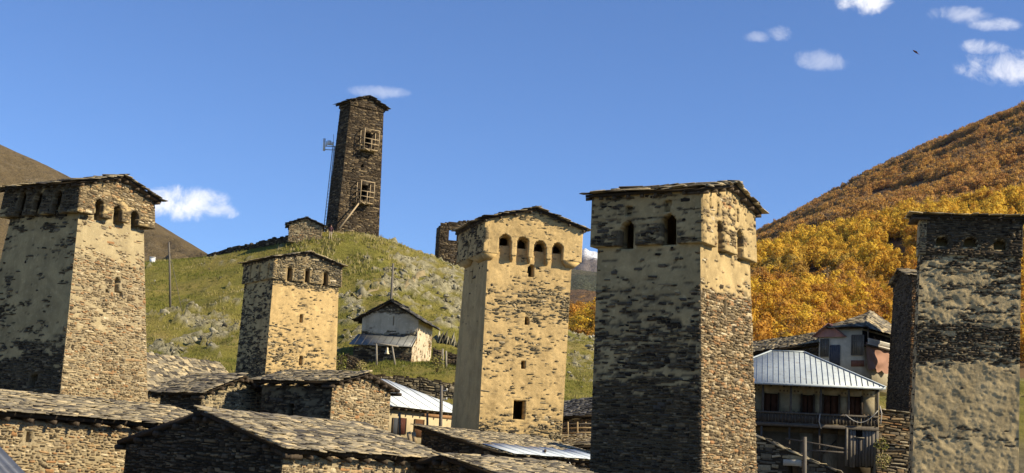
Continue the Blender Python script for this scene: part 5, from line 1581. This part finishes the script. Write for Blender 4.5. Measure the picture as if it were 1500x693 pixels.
def dry_wall(label, pts_top, Y, drop, pal='grey', limit=80, depth=.6, name='stone_wall', bias=.4, mat=None, hr=(.08, .2), lr=(.2, .6), rough_top=.12, cap=False, seed=1, group='dry stone walls', slope=0.0):
    """free-standing dry wall along picture points at distance Y (a number or a list), drop metres high"""
    th = thing(name, label, 'wall', group); th['kind'] = 'thing'
    Ys = [Y] * len(pts_top) if np.isscalar(Y) else Y
    P = [at(px, py, y) for (px, py), y in zip(pts_top, Ys)]
    for i in range(len(P) - 1):
        p, q = P[i], P[i + 1]
        fr = Frame(p - V3(0, 0, drop) - V3(0, slope, 0), q - V3(0, 0, drop) - V3(0, slope, 0), p, q)
        H = fr.H; sd = seed + i
        top = lambda U, H=H, sd=sd: H - rough_top * fbm(np.asarray(U) / .45, np.asarray(U) * 0 + sd, sd, 2)
        stone_walls(th, [(fr, [], bias, pal, top if rough_top else None, dict(seed=sd, hr=hr, lr=lr, tmin=vis_tmin(fr)))], mat or DARKEARTH, int(limit / (len(P) - 1)), res=.12)
        n = fr.n; b = MB(); b.hexa([fr.P00 - n * .08, fr.P10 - n * .08, fr.P10 - n * depth, fr.P00 - n * depth, p - n * .08 - V3(0, 0, rough_top), q - n * .08 - V3(0, 0, rough_top), q - n * depth - V3(0, 0, rough_top), p - n * depth - V3(0, 0, rough_top)])
        m = b.mesh('core', mat or DARKEARTH); m.attributes.new('expo', 'FLOAT', 'POINT'); link('core', m, th)
        if cap:
            b_ = unit(q - p); L = np.linalg.norm(q - p); x = 0
            while x < L - .1:
                w = min(random.uniform(.4, .9), L - x); c = p + b_ * (x + w / 2) - n * (depth / 2 - .1) + V3(0, 0, .04)
                k = MB(); k.box(c, b_ * (w / 2 - .01) + n * random.uniform(-.04, .04), n * (depth / 2 + random.uniform(0, .1)), V3(0, 0, random.uniform(.02, .035))); k.build('coping_slab', m_stone('slab', True, .35, .7), th); x += w
    return th
dry_wall('long grey retaining wall holding up the grass terrace below the chapel', [(498, 553), (560, 548), (615, 552), (672, 561)], 106.3, 4.0, 'grey', 240, .7, seed=31, lr=(.2, .7))
dry_wall('dark stone strip standing in for the shaded back slope along the hill crest', [(303, 371.5), (330, 362), (366, 354.5), (396, 348), (424, 342.5)], [166, 165, 163, 162, 161], 1.5, 'brown', 60, .6, bias=.4, seed=41, rough_top=.35)  # added strip of dark stones imitates the crest's back slope in shade
dry_wall('short dark stone wall just right of the chapel', [(634, 509), (647, 511)], 121, 2.2, 'brown', 20, .8, seed=51)
dry_wall('broken stone heap wall at the edge of the middle tower, right of the chapel', [(656, 516), (670, 517)], 121, 1.6, 'brown', 14, .8, seed=53)
dry_wall('dark ruined wall beside the foot of the small tower', [(488, 521), (512, 515), (528, 523)], 117, 2.4, 'brown', 40, .9, seed=55, rough_top=.5)
dry_wall('flat topped stone wall between the balcony house and the right edge tower', [(1287, 600), (1336, 606)], 82, 3.2, 'rust', 90, .9, seed=61, cap=True, lr=(.25, .9))
dry_wall('lower stone step wall at the foot of the right edge tower', [(1284, 650), (1336, 655)], 77.5, 4.0, 'rust', 70, 1.2, seed=63, cap=True, lr=(.25, .9))

# stacked-stone building in the lower right foreground
def stacked_house():
    a = rad(48); nr, ur, nl, ul = grid_dirs(a)
    th = thing('stone_shed', 'stone shed with a falling slab edged gable in front of the balcony house', 'shed')
    C = at(1224, 690, 63.5)
    w = solve_w(C, ul, 1080); L = C + ul * w; zb = -3.0
    rise = solve_rise(L, 626)
    fr = Frame(V3(*L[:2], zb), V3(*C[:2], zb), L + V3(0, 0, rise), C + V3(0, 0, rise))
    top = lambda U: (C[2] - zb) + rise * (1 - np.clip(U / w, 0, 1)) - .05
    stone_walls(th, [(fr, [hole(fr, 1161, 689, .5, .5)], .32, 'grey', top, dict(seed=75, tmin=vis_tmin(fr), hr=(.06, .17), lr=(.25, .8)))], DARKEARTH, 260)
    p = fr.pt(*fr.st(1162, 678)); b = MB(); b.box(p + fr.n * .04, fr.u * .45, fr.v * .14, fr.n * .08); b.build('lintel', m_stone('grey', False) if False else m_flat('pale_lintel', (.52, .47, .36), .3), th)
    R0_, R1_ = L + V3(0, 0, rise), C
    back = -nl * 5.0 - V3(0, 0, 2.2)
    E0, E1, R1, R0 = None, None, None, None
    s = unit(C - L - V3(0, 0, rise))
    pl = (C + s * .1 - nl * .1, C + s * .1 + back, L + V3(0, 0, rise) + back - s * .1, L + V3(0, 0, rise) - nl * .1 - s * .1)
    pl = tuple(p - V3(0, 0, .05) for p in pl)
    roof_from_planes(th, [pl], 'slab', .08, m_flat('slate_edge', (.16, .11, .07), .5, 3), limit=90, row=.35, wr=(.4, .9))
    x, L_ = 0.0, np.linalg.norm(R0_ - C)          # ragged slabs along the gable edge
    while x < L_ - .1:
        w_ = min(random.uniform(.3, .75), L_ - x); c = C - s * (x + w_ / 2) + nl * random.uniform(-.18, -.05) + V3(0, 0, random.uniform(-.06, .02))
        k = MB(); k.box(c, s * (w_ / 2) + V3(0, 0, random.uniform(-.03, .03)), nl * .22, V3(0, 0, random.uniform(.015, .045))); k.build('coping_slab', m_stone('grey', True), th); x += w_ * .93
    b = MB(); b.add([V3(*C[:2], zb), V3(*(C + back)[:2], zb), C + back - V3(0, 0, .1), C - V3(0, 0, .1)], [(0, 1, 2, 3)]); m = b.mesh('side_wall', DARKEARTH); m.attributes.new('expo', 'FLOAT', 'POINT'); link('side_wall', m, th)
stacked_house()

# corrugated roof corner at the lower left edge
def corrugated():
    th = thing('corrugated_shed', 'grey corrugated roof corner poking in at the lower left of the picture', 'shed')
    p0, p1 = at(-14, 641, 22), at(46, 704, 20.5)         # the falling verge
    d = unit(p1 - p0); L = np.linalg.norm(p1 - p0) + 1.2; p0 = p0 - d * .6
    w = unit(V3(-.9, -.5, -.02)); n = unit(np.cross(w, d)); n = n if n[2] > 0 else -n; w = unit(np.cross(d, n)) ; w = w if w[0] < 0 else -w
    nw, nl_ = 120, 2
    V, Q = [], []
    for i in range(nw + 1):
        for j in range(nl_ + 1):
            V.append(p0 + w * (i * 3.0 / nw) + d * (L * j / nl_) + n * .018 * math.cos(i * math.pi / 2.5 * 1.0))
    for i in range(nw):
        for j in range(nl_):
            a_ = i * (nl_ + 1) + j; Q.append((a_, a_ + nl_ + 1, a_ + nl_ + 2, a_ + 1))
    link('roof', mesh_np('roof', V, Q, None, m_metal('zinc', (.16, .17, .19), .5, .2), smooth=True), th)
    b = MB(); q0, q1 = p0 + w * .2 - n * .08, p0 + d * L + w * .2 - n * .08; b.hexa([V3(q0[0], q0[1], -1.8), V3(q1[0], q1[1], -1.8), V3(*(q1 + w * 2.6)[:2], -1.8), V3(*(q0 + w * 2.6)[:2], -1.8), q0, q1, q1 + w * 2.6, q0 + w * 2.6]); b.build('wall', GREYWOOD, th)
corrugated()

# ------------------------------------------------------------------ hilltop: balconies, mast, person
def balcony(info, th, wall, l, r, t, bt, out):
    fr = info['FR']
    n, u = fr.n, fr.u
    a0, t0 = fr.st(l, bt); a1, _ = fr.st(r, bt); _, t1 = fr.st(l, t)
    P0 = fr.pt(a0, t0); W = (a1 - a0) * fr.W(t0); H = (t1 - t0) * fr.H
    m = m_wood('balcony', (.46, .35, .21))
    b = MB(); b.box(P0 + u * W / 2 + n * out / 2, u * W / 2, n * out / 2, V3(0, 0, .05)); bal = b.build('balcony', m, th)
    pts = [(0, out), (W, out), (0, .06), (W, .06), (W * .5, out)]
    for x, d in pts:
        top_ = H if (x, d) != pts[4] else H * .52
        b = MB(); b.bar(P0 + u * x + n * d - V3(0, 0, .25), P0 + u * x + n * d + V3(0, 0, top_), .1); b.build('post', m, bal)
    for h in (.28, .52, .98):
        b = MB(); b.bar(P0 + n * out + V3(0, 0, H * h), P0 + u * W + n * out + V3(0, 0, H * h), .08, .09); b.build('rail', m, bal)
        for x in (0, W):
            b = MB(); b.bar(P0 + u * x + n * .04 + V3(0, 0, H * h), P0 + u * x + n * out + V3(0, 0, H * h), .08, .09); b.build('rail', m, bal)
    b = MB(); b.bar(P0 + n * out + V3(0, 0, .1), P0 + u * W * .4 + n * out + V3(0, 0, -.2), .08); b.build('brace', m, bal)
    return P0, W, H
th_, inf_ = TH
P0, W, H = balcony(inf_, th_, None, 526.5, 548, 189, 219, 1.05)
P0, W, H = balcony(inf_, th_, None, 521, 540.5, 265, 297, 1.05)
lt = thing('leaning_pole', 'pale pole propped from the lower wooden balcony down to the hilltop', 'pole')
fr = inf_['FR']
foot = at(497, 335, 162.2); b = MB(); b.tube([foot, P0 + fr.n * .9 - V3(0, 0, .1)], .1, 6); b.build('shaft', m_wood('balcony', (.46, .35, .21)), lt)
t = thing('fallen_plank', 'pale plank lying in the grass at the foot of the hilltop tower', 'plank')
b = MB(); b.bar(at(504, 339, 160.5), at(517, 337.5, 160), .16, .1); b.build('board', m_wood('balcony', (.46, .35, .21)), t)

def mast():
    t = thing('antenna_mast', 'thin lattice mast with white antenna panels behind the hilltop tower', 'antenna')
    Y = 167.0
    a, b_ = at(476.5, 338, Y), at(489.5, 214, Y)
    a = V3(*a[:2], ground_at(a[0], a[1]) - .3) if False else a
    st = m_metal('mast', (.42, .43, .42), .45, .2)
    for dx, dy in ((-.22, 0), (.22, 0), (0, .35)):
        b = MB(); b.tube([a + V3(dx, dy, 0), b_ + V3(dx * .7, dy * .7, 0)], .05, 5); b.build('leg', st, t)
    m = MB()
    for k in range(26):
        p, q = a + (b_ - a) * k / 26, a + (b_ - a) * (k + 1) / 26
        m.bar(p + V3(-.22, 0, 0), q + V3(.22, 0, 0), .03); m.bar(q + V3(-.22, 0, 0), q + V3(.22, 0, 0), .03)
    m.build('lattice', st, t, kind='stuff')
    for py in (214, 219):
        b = MB(); b.bar(at(475, py, Y), at(491, py + 1, Y), .08); b.build('arm', st, t)
    wh = m_flat('white_panel', (.75, .76, .76), .08)
    for px, py0, py1, w in ((475.2, 203, 221, .28), (482.5, 206, 212.5, .42), (487, 208, 213, .35), (478.5, 207, 214, .12)):
        b = MB(); p, q = at(px, py0, Y - .2), at(px - .6, py1, Y - .2); b.bar(p, q, w, .16, (0, 1, 0)); b.build('panel', wh, t)
    b = MB(); b.tube([at(488.5, 214, Y), at(488.6, 197, Y)], .03, 5); b.build('rod', st, t)
mast()

def person():
    t = thing('person', 'small standing person in a dark top and pale trousers beside the hilltop tower', 'person')
    foot = at(484.5, 338, 160.5); foot[2] = ground_at(foot[0], foot[1]) - .02
    J = {'pel': (0, 0, .92), 'sp': (0, -.01, 1.15), 'ch': (0, 0, 1.36), 'nk': (0, -.01, 1.48), 'hd': (0, -.03, 1.58), 'ht': (0, -.02, 1.7),
         'lk': (-.11, -.02, .5), 'la': (-.12, .02, .09), 'lt': (-.13, -.14, .04), 'rk': (.1, -.05, .5), 'ra': (.13, .0, .09), 'rt': (.15, -.16, .04), 'lh': (-.1, 0, .88), 'rh': (.1, 0, .88),
         'ls': (-.18, 0, 1.38), 'le': (-.25, -.02, 1.12), 'lw': (-.2, -.16, .93), 'lp': (-.18, -.22, .87), 'rs': (.18, 0, 1.38), 're': (.27, -.0, 1.12), 'rw': (.25, -.1, .9), 'rp': (.25, -.13, .82)}
    Rr = {'pel': .14, 'sp': .125, 'ch': .15, 'nk': .055, 'hd': .095, 'ht': .08, 'lk': .062, 'la': .042, 'lt': .03, 'rk': .062, 'ra': .042, 'rt': .03, 'lh': .09, 'rh': .09, 'ls': .065, 'le': .045, 'lw': .032, 'lp': .028, 'rs': .065, 're': .045, 'rw': .032, 'rp': .028}
    E = [('pel', 'sp'), ('sp', 'ch'), ('ch', 'nk'), ('nk', 'hd'), ('hd', 'ht'), ('pel', 'lh'), ('lh', 'lk'), ('lk', 'la'), ('la', 'lt'), ('pel', 'rh'), ('rh', 'rk'), ('rk', 'ra'), ('ra', 'rt'), ('ch', 'ls'), ('ls', 'le'), ('le', 'lw'), ('lw', 'lp'), ('ch', 'rs'), ('rs', 're'), ('re', 'rw'), ('rw', 'rp')]
    for side in 'lr':                       # five short fingers on each hand
        base = J[side + 'p']; sx = -1 if side == 'l' else 1
        for f in range(5):
            nm = side + 'f%d' % f
            J[nm] = (base[0] + (sx * -.035 if f == 4 else (f - 1.5) * .016), base[1] - (.03 if f == 4 else .012), base[2] - (.03 if f == 4 else .075 - .008 * abs(f - 1.5)))
            Rr[nm] = .009; E.append((side + 'p', nm))
    names = list(J); ix = {n: i for i, n in enumerate(names)}
    me = bpy.data.meshes.new('body'); me.from_pydata([J[n] for n in names], [(ix[a], ix[b]) for a, b in E], [])
    n = NT('person_body'); tc = n.N.new('ShaderNodeTexCoord'); sp = n.N.new('ShaderNodeSeparateXYZ'); n.L.new(tc.outputs['Object'], sp.inputs[0])
    c = n.ramp(n.mr(sp.outputs[2], 0, 1.8), [(0, (.05, .04, .035)), (.05, (.42, .34, .24)), (.5, (.05, .025, .03)), (.515, (.06, .028, .035)), (.83, (.5, .28, .2))], 'CONSTANT')
    me.materials.append(n.done(c, .8, .2))
    o = link('body', me, t)
    sk = o.modifiers.new('skin', 'SKIN'); sk.use_smooth_shade = True
    for i, nme in enumerate(names): me.skin_vertices[0].data[i].radius = (Rr[nme], Rr[nme])
    me.skin_vertices[0].data[ix['pel']].use_root = True
    o.modifiers.new('sub', 'SUBSURF').levels = 1; o.modifiers['sub'].render_levels = 1
    b = MB()
    b.tube([V3(0, .0, 1.58), V3(0, .005, 1.66), V3(0, .0, 1.735), V3(0, 0, 1.76)], [.10, .112, .085, .02], 10); b.build('hair', m_flat('brown_hair', (.05, .03, .02), .3), t, smooth=True)
    b = MB()
    for x in (-.035, .035): b.tube([V3(x, -.122, 1.6), V3(x, -.132, 1.6)], .012, 6)
    b.tube([V3(0, -.115, 1.59), V3(0, -.148, 1.565)], [.01, .014], 6); b.tube([V3(-.025, -.118, 1.535), V3(.025, -.118, 1.535)], .007, 5); b.build('face', m_flat('face_dark', (.2, .09, .07), .2), t)
    t.location = Vector(foot); t.rotation_euler = (0, 0, .25)
person()

def insect():
    t = thing('flying_bird', 'tiny reddish brown bird gliding alone in the blue sky at upper right', 'bird')
    c = at(1341, 76, 60)
    u = unit(at(1346, 79.5, 60.0) - at(1336, 72.5, 60)); w = unit(at(1348, 72, 59) - c)
    b = MB(); b.tube([c - u * .13, c - u * .09, c - u * .02, c + u * .06, c + u * .12, c + u * .15], [.008, .03, .04, .035, .02, .005], 8); b.build('body', m_flat('feather', (.16, .055, .04), .4, 20), t, smooth=True)
    for sg in (1, -.35):
        b = MB(); a_ = w * sg
        b.hexa([c - u * .05, c + u * .05, c + a_ * .2 + u * .06, c + a_ * .22 + u * .0, c - u * .05 + V3(0, 0, .008), c + u * .05 + V3(0, 0, .008), c + a_ * .2 + u * .06 + V3(0, 0, .008), c + a_ * .22 + V3(0, 0, .008)]); b.build('wing', m_flat('wing_feather', (.14, .10, .08), .4, 20), t)
    b = MB(); b.hexa([c + u * .12 - w * .01, c + u * .12 + w * .01, c + u * .21 + w * .03, c + u * .21 - w * .03, c + u * .12 - w * .01 + V3(0, 0, .006), c + u * .12 + w * .01 + V3(0, 0, .006), c + u * .21 + w * .03 + V3(0, 0, .006), c + u * .21 - w * .03 + V3(0, 0, .006)]); b.build('tail', m_flat('feather', (.16, .055, .04), .4, 20), t)
insect()

# white box on the far edge of the slope
t = thing('white_cabinet', 'small white cabinet on the grassy ridge right of the left tower', 'cabinet')
p = at(223, 384, 166); b = MB(); b.box(p + V3(0, 0, .1), V3(.3, .05, 0), V3(-.05, .3, 0), V3(0, 0, .42)); b.build('body', m_flat('white_panel', (.75, .76, .76), .08), t)
b = MB(); b.box(p + V3(0, 0, .54), V3(.36, .06, 0), V3(-.06, .36, 0), V3(0, 0, .03)); b.build('lid', m_flat('white_panel', (.75, .76, .76), .08), t)
# ------------------------------------------------------------------ rocks, grass and weeds on the hill
def rock_mesh(seed, tall=1.0):
    r = np.random.default_rng(seed)
    import bmesh
    bm = bmesh.new(); bmesh.ops.create_icosphere(bm, subdivisions=1, radius=1)
    V = np.array([v.co[:] for v in bm.verts]); T = np.array([[v.index for v in f.verts] for f in bm.faces]); bm.free()
    d = r.normal(0, 1, (4, 3)); d /= np.linalg.norm(d, axis=1)[:, None]
    for k in d:                                  # chop by random planes: flat broken faces
        h = V @ k; c = r.uniform(.25, .65)
        V = V - np.clip(h - c, 0, None)[:, None] * k
    V = V * (1 + r.uniform(-.18, .18, (len(V), 1))) * np.array([1, .7, tall])
    return V, T
def m_rock(per):
    n = NT('rock' + ('' if per else '_mix'))
    t = n.rand() if per else n.attr('tone')
    c = n.ramp(t, [(0, (.06, .052, .035)), (.25, (.18, .16, .10)), (.55, (.33, .295, .195)), (.85, (.50, .455, .32)), (1, (.22, .18, .08))])
    c = n.mix(n.mr(n.noise(4, 6, .7), .4, .7, 0, .7), c, (.10, .095, .07))
    c = n.mix(n.mr(n.noise(1.5, 5, .7), .58, .7, 0, .7), c, (.12, .115, .04))
    n.bump(n.noise(9, 6, .75), .8, .06)
    return n.done(c, .92, .15)
RK, RKM = m_rock(True), m_rock(False)
rk_unit = [rock_mesh(k, .6 + .22 * (k % 4)) for k in range(10)]
rk_me = [mesh_np('rock', V, None, T, RK) for V, T in rk_unit]

def hill_points(n, y0, y1, seed, t0=-.30, t1=.09):
    r = np.random.default_rng(seed)
    t = r.uniform(t0, t1, n); y = np.sqrt(r.uniform(y0 ** 2, y1 ** 2, n)); z = hill_z(t, y)
    px, py = pxy(t, y, z)
    return r, t, y, z, px, py
r_, t_, y_, z_, px_, py_ = hill_points(60000, 110, 172, 71)
m_ = rockiness(t_, y_, hill_base(t_, y_)) > .55
keep = m_ & (px_ > 205) & (px_ < 885)
keep &= (r_.random(len(t_)) < .4) & (fbm(t_ * y_ / 1.4, y_ / 1.4, 88, 3) > .47)
P = np.column_stack([t_ * y_, y_, z_])[keep]
S = np.clip(r_.lognormal(-2.25, .6, len(P)), .05, .6)
o_ = np.argsort(-S / P[:, 1])
for k in o_[:290]:
    o = bpy.data.objects.new('rock', rk_me[k % 10]); s = S[k]
    o.location = Vector(P[k] + V3(0, 0, -s * .15)); o.scale = (s * random.uniform(.8, 1.7), s * random.uniform(.6, 1), s * random.uniform(.5, 1.3)); o.rotation_euler = (random.uniform(-.3, .3), random.uniform(-.3, .5), random.uniform(-.5, .5))
    o.parent = hill; COL.objects.link(o)
Vs, Ts, ton, n = [], [], [], 0
for k in o_[290:8000]:
    V, T = rk_unit[k % 10]; s = S[k]; a = random.uniform(-.6, .6); c, s_ = math.cos(a), math.sin(a)
    tl = random.uniform(-.3, .5)
    X = V * np.array([s, s * .8, s * 1.15]); X = np.column_stack([X[:, 0] + X[:, 2] * tl, X[:, 1], X[:, 2]]); X = np.column_stack([X[:, 0] * c - X[:, 1] * s_, X[:, 0] * s_ + X[:, 1] * c, X[:, 2]])
    Vs.append(X + P[k]); Ts.append(T + n); n += len(V); ton.append(np.full(len(V), random.random()))
link('small_rocks', mesh_np('small_rocks', np.concatenate(Vs), None, np.concatenate(Ts), RKM, {'tone': np.concatenate(ton)}), hill, kind='stuff')
# slate fins standing in a row behind the chapel, and the pale boulder by the small tower
for px in np.arange(640, 676, 3.2):
    p = at(px, 480 + (px - 640) * .12, 135); g = ground_at(p[0], p[1]); h = random.uniform(.6, 1.2)
    o = bpy.data.objects.new('rock', rk_me[int(px) % 10]); o.location = (p[0], p[1], g + .2); o.scale = (.16, .5, h); o.rotation_euler = (random.uniform(-.1, .2), random.uniform(.0, .35), random.uniform(-.3, .3)); o.parent = hill; COL.objects.link(o)
for px, py, s in ((374, 448, .75), (329, 480, .5), (318, 483, .35), (395, 484, .6)):
    best = min((abs(proj((t0 * y, y, ground_at(t0 * y, y)))[1] - py), y) for y in np.arange(112, 165, .5) for t0 in [ray(px, py)[0] / ray(px, py)[1]])[1]
    d = ray(px, py); x = d[0] / d[1] * best
    o = bpy.data.objects.new('boulder', rk_me[int(px) % 10]); o.location = (x, best, ground_at(x, best) + s * .15); o.scale = (s, s * .8, s * .9); o.rotation_euler = (0, .2, px); o.parent = hill; COL.objects.link(o)

def m_grass():
    n = NT('grass_blades')
    c = n.ramp(n.attr('tone'), [(0, (.085, .10, .02)), (.4, (.16, .165, .034)), (.65, (.25, .22, .06)), (.85, (.38, .31, .13)), (1, (.48, .40, .21))])
    return n.done(c, .9, .1)
GR = m_grass()
def tufts(name, P, size, tone, label, blades=5, seed=1, lean=.5):
    r = np.random.default_rng(seed); n = len(P)
    th = r.uniform(0, 2 * math.pi, (n, blades)); w = size[:, None] * r.uniform(.05, .12, (n, blades)); h = size[:, None] * r.uniform(.55, 1.2, (n, blades))
    off = size[:, None] * r.uniform(0, .35, (n, blades)); ln = r.uniform(.1, lean, (n, blades)) * h
    cx, cy = P[:, 0:1] + off * np.cos(th), P[:, 1:2] + off * np.sin(th)
    tx, ty = -np.sin(th + .6), np.cos(th + .6)
    z = P[:, 2:3] + 0 * th
    A = np.stack([cx - tx * w, cy - ty * w, z - .04], -1); B = np.stack([cx + tx * w, cy + ty * w, z - .04], -1); C = np.stack([cx + np.cos(th) * ln, cy + np.sin(th) * ln, z + h], -1)
    V = np.stack([A, B, C], 2).reshape(-1, 3)
    T = np.arange(len(V)).reshape(-1, 3)
    tn = np.clip(np.repeat(tone, blades * 3) + r.uniform(-.12, .12, len(V)), 0, 1)
    return link(name, mesh_np(name, V, None, T, GR, {'tone': tn}), None, label=label, category='grass', kind='stuff')
r_, t_, y_, z_, px_, py_ = hill_points(90000, 107.6, 170, 72)
rk = rockiness(t_, y_, hill_base(t_, y_))
dens = fbm(t_ * y_ / 3.2, y_ / 3.2, 51, 4)
k = (px_ > 200) & (px_ < 890) & (rk < .5) & (dens + r_.uniform(-.2, .2, len(t_)) > .58)
P = np.column_stack([t_ * y_, y_, z_])[k]
tone = np.clip(fbm(P[:, 0] / 7, P[:, 1] / 6, 61, 4) * 1.5 - .32 + r_.uniform(-.15, .2, len(P)), 0, 1)
tufts('hill_grass', P, r_.uniform(.10, .28, len(P)), tone, 'short green and straw coloured grass over the whole hillside', 5, 3)
r_, t_, y_, z_, px_, py_ = hill_points(26000, 150, 172, 73, -.17, -.05)
k = (np.exp(-((px_ - 490) / 60) ** 2 - ((y_ - 160) / 6) ** 2) > r_.random(len(t_))) & (fbm(t_ * y_ / 1.6, y_ / 1.6, 56, 3) > .44)
P = np.column_stack([t_ * y_, y_, z_])[k]
tufts('dry_weeds', P, np.clip(r_.lognormal(-1.35, .35, len(P)), .12, .6), r_.uniform(.3, 1, len(P)), 'tall dry weeds along the hilltop in front of the lone tower', 7, 4, .35)

def shrub(label, px, py, Y, size, tone):
    p = at(px, py, Y); g = ground_at(p[0], p[1]) if Y > 108 else p[2]
    t = thing('shrub', label, 'shrub')
    r = np.random.default_rng(int(px)); n = 260
    d = r.normal(0, 1, (n, 3)); d /= np.linalg.norm(d, axis=1)[:, None]; rr = r.uniform(.2, 1, (n, 1)) ** .5
    P = np.array([p[0], p[1], g + size * .55]) + d * rr * size * np.array([.5, .5, .55])
    V, Q = [], []
    for q in P:
        u = unit(r.normal(0, 1, 3)); v = unit(np.cross(u, r.normal(0, 1, 3))); s = size * r.uniform(.03, .07); i = len(V)
        V += [q - u * s, q - v * s * .7, q + u * s, q + v * s * .7]; Q.append((i, i + 1, i + 2, i + 3))
    link('foliage', mesh_np('foliage', V, Q, None, GR, {'tone': np.clip(np.repeat(r.uniform(tone - .15, tone + .2, n), 4), 0, 1)}), t)
    b = MB()
    for k in range(4): b.tube([V3(p[0], p[1], g - .05), V3(p[0] + r.uniform(-.25, .25) * size, p[1] + r.uniform(-.2, .2) * size, g + size * .8)], [.035, .01], 5)
    b.build('stem', BEAM, t)
shrub('small upright bush on the grass terrace right of the chapel', 640, 541, 113, 1.3, .55)
shrub('rust coloured bush on the terrace edge left of the bell stand', 529, 541, 110.5, .9, .75)
shrub('straggly green bush beside the dark ruined wall', 496, 534, 114.5, 1.5, .3)
shrub('yellowing bush at the foot of the balcony house corner', 1293, 690, 76.2, .9, .7)
shrub('mossy green bush hanging over the wall by the balcony house', 1291, 664, 76.6, .8, .45)
def fence_posts():
    for i, (px, lab) in enumerate(((649, 'left'), (654, 'right'))):
        t = thing('fence_post', 'weathered fence post right of the chapel, %s of two' % lab, 'post', 'fence posts beside the chapel')
        a, b_ = at(px, 534, 118), at(px - .5, 511 + i * 3, 118); b = MB(); b.tube([V3(a[0], a[1], ground_at(a[0], a[1]) - .2), b_], [.1, .08], 7); b.build('shaft', m_wood('silver', (.34, .30, .23)), t)
fence_posts()

# worn footpath climbing the slope behind the chapel
def on_hill(px, py):
    d = ray(px, py); t = d[0] / d[1]
    for y in np.arange(112, 166, .15):
        if hill_z(np.array([t]), np.array([y]))[0] > d[2] / d[1] * y: return V3(t * y, y, 0)
    return V3(t * 150, 150, 0)
def footpath(pts):
    P = [on_hill(*p) for p in pts]; L, R = [], []
    Q = []
    for a_, b_ in zip(P, P[1:]):
        n = max(2, int(np.linalg.norm(b_ - a_) / .5))
        Q += [a_ + (b_ - a_) * k / n for k in range(n)]
    Q.append(P[-1])
    V = []
    for i, q in enumerate(Q):
        d = unit(Q[min(i + 1, len(Q) - 1)] - Q[max(i - 1, 0)]); s = V3(-d[1], d[0], 0) * (.28 + .12 * math.sin(i * 1.7))
        for e in (-1, 0, 1):
            v = q + s * e; V.append((v[0], v[1], ground_at(v[0], v[1]) + (.07 if e == 0 else .03)))
    F4 = [(3 * i + k, 3 * i + k + 1, 3 * i + k + 4, 3 * i + k + 3) for i in range(len(Q) - 1) for k in (0, 1)]
    link('footpath', mesh_np('footpath', V, F4, None, m_flat('trodden_earth', (.33, .26, .14), .4, 2.5, .95, .05), smooth=True), None, kind='structure')
footpath([(516, 435), (530, 432), (545, 426), (556, 419), (562, 412)])
footpath([(586, 424), (596, 415), (606, 410), (613, 403), (622, 397)])

# ------------------------------------------------------------------ air between here and the far mountains
hz = bpy.data.materials.new('haze'); hz.use_nodes = True
hn, hl = hz.node_tree.nodes, hz.node_tree.links
for n_ in list(hn):
    if n_.type == 'BSDF_PRINCIPLED': hn.remove(n_)
pv = hn.new('ShaderNodeVolumePrincipled')
pv.inputs['Color'].default_value = (.72, .82, 1.0, 1)
pv.inputs['Density'].default_value = 0.9e-5
hl.new(pv.outputs[0], hn['Material Output'].inputs['Volume'])
b = MB(); b.box((0, 18500, 760), (30200, 0, 0), (0, 21700, 0), (0, 0, 775))
b.build('haze', hz, kind='stuff', label='thin bluish air over the whole valley', category='haze')
SC.cycles.volume_bounces = 0
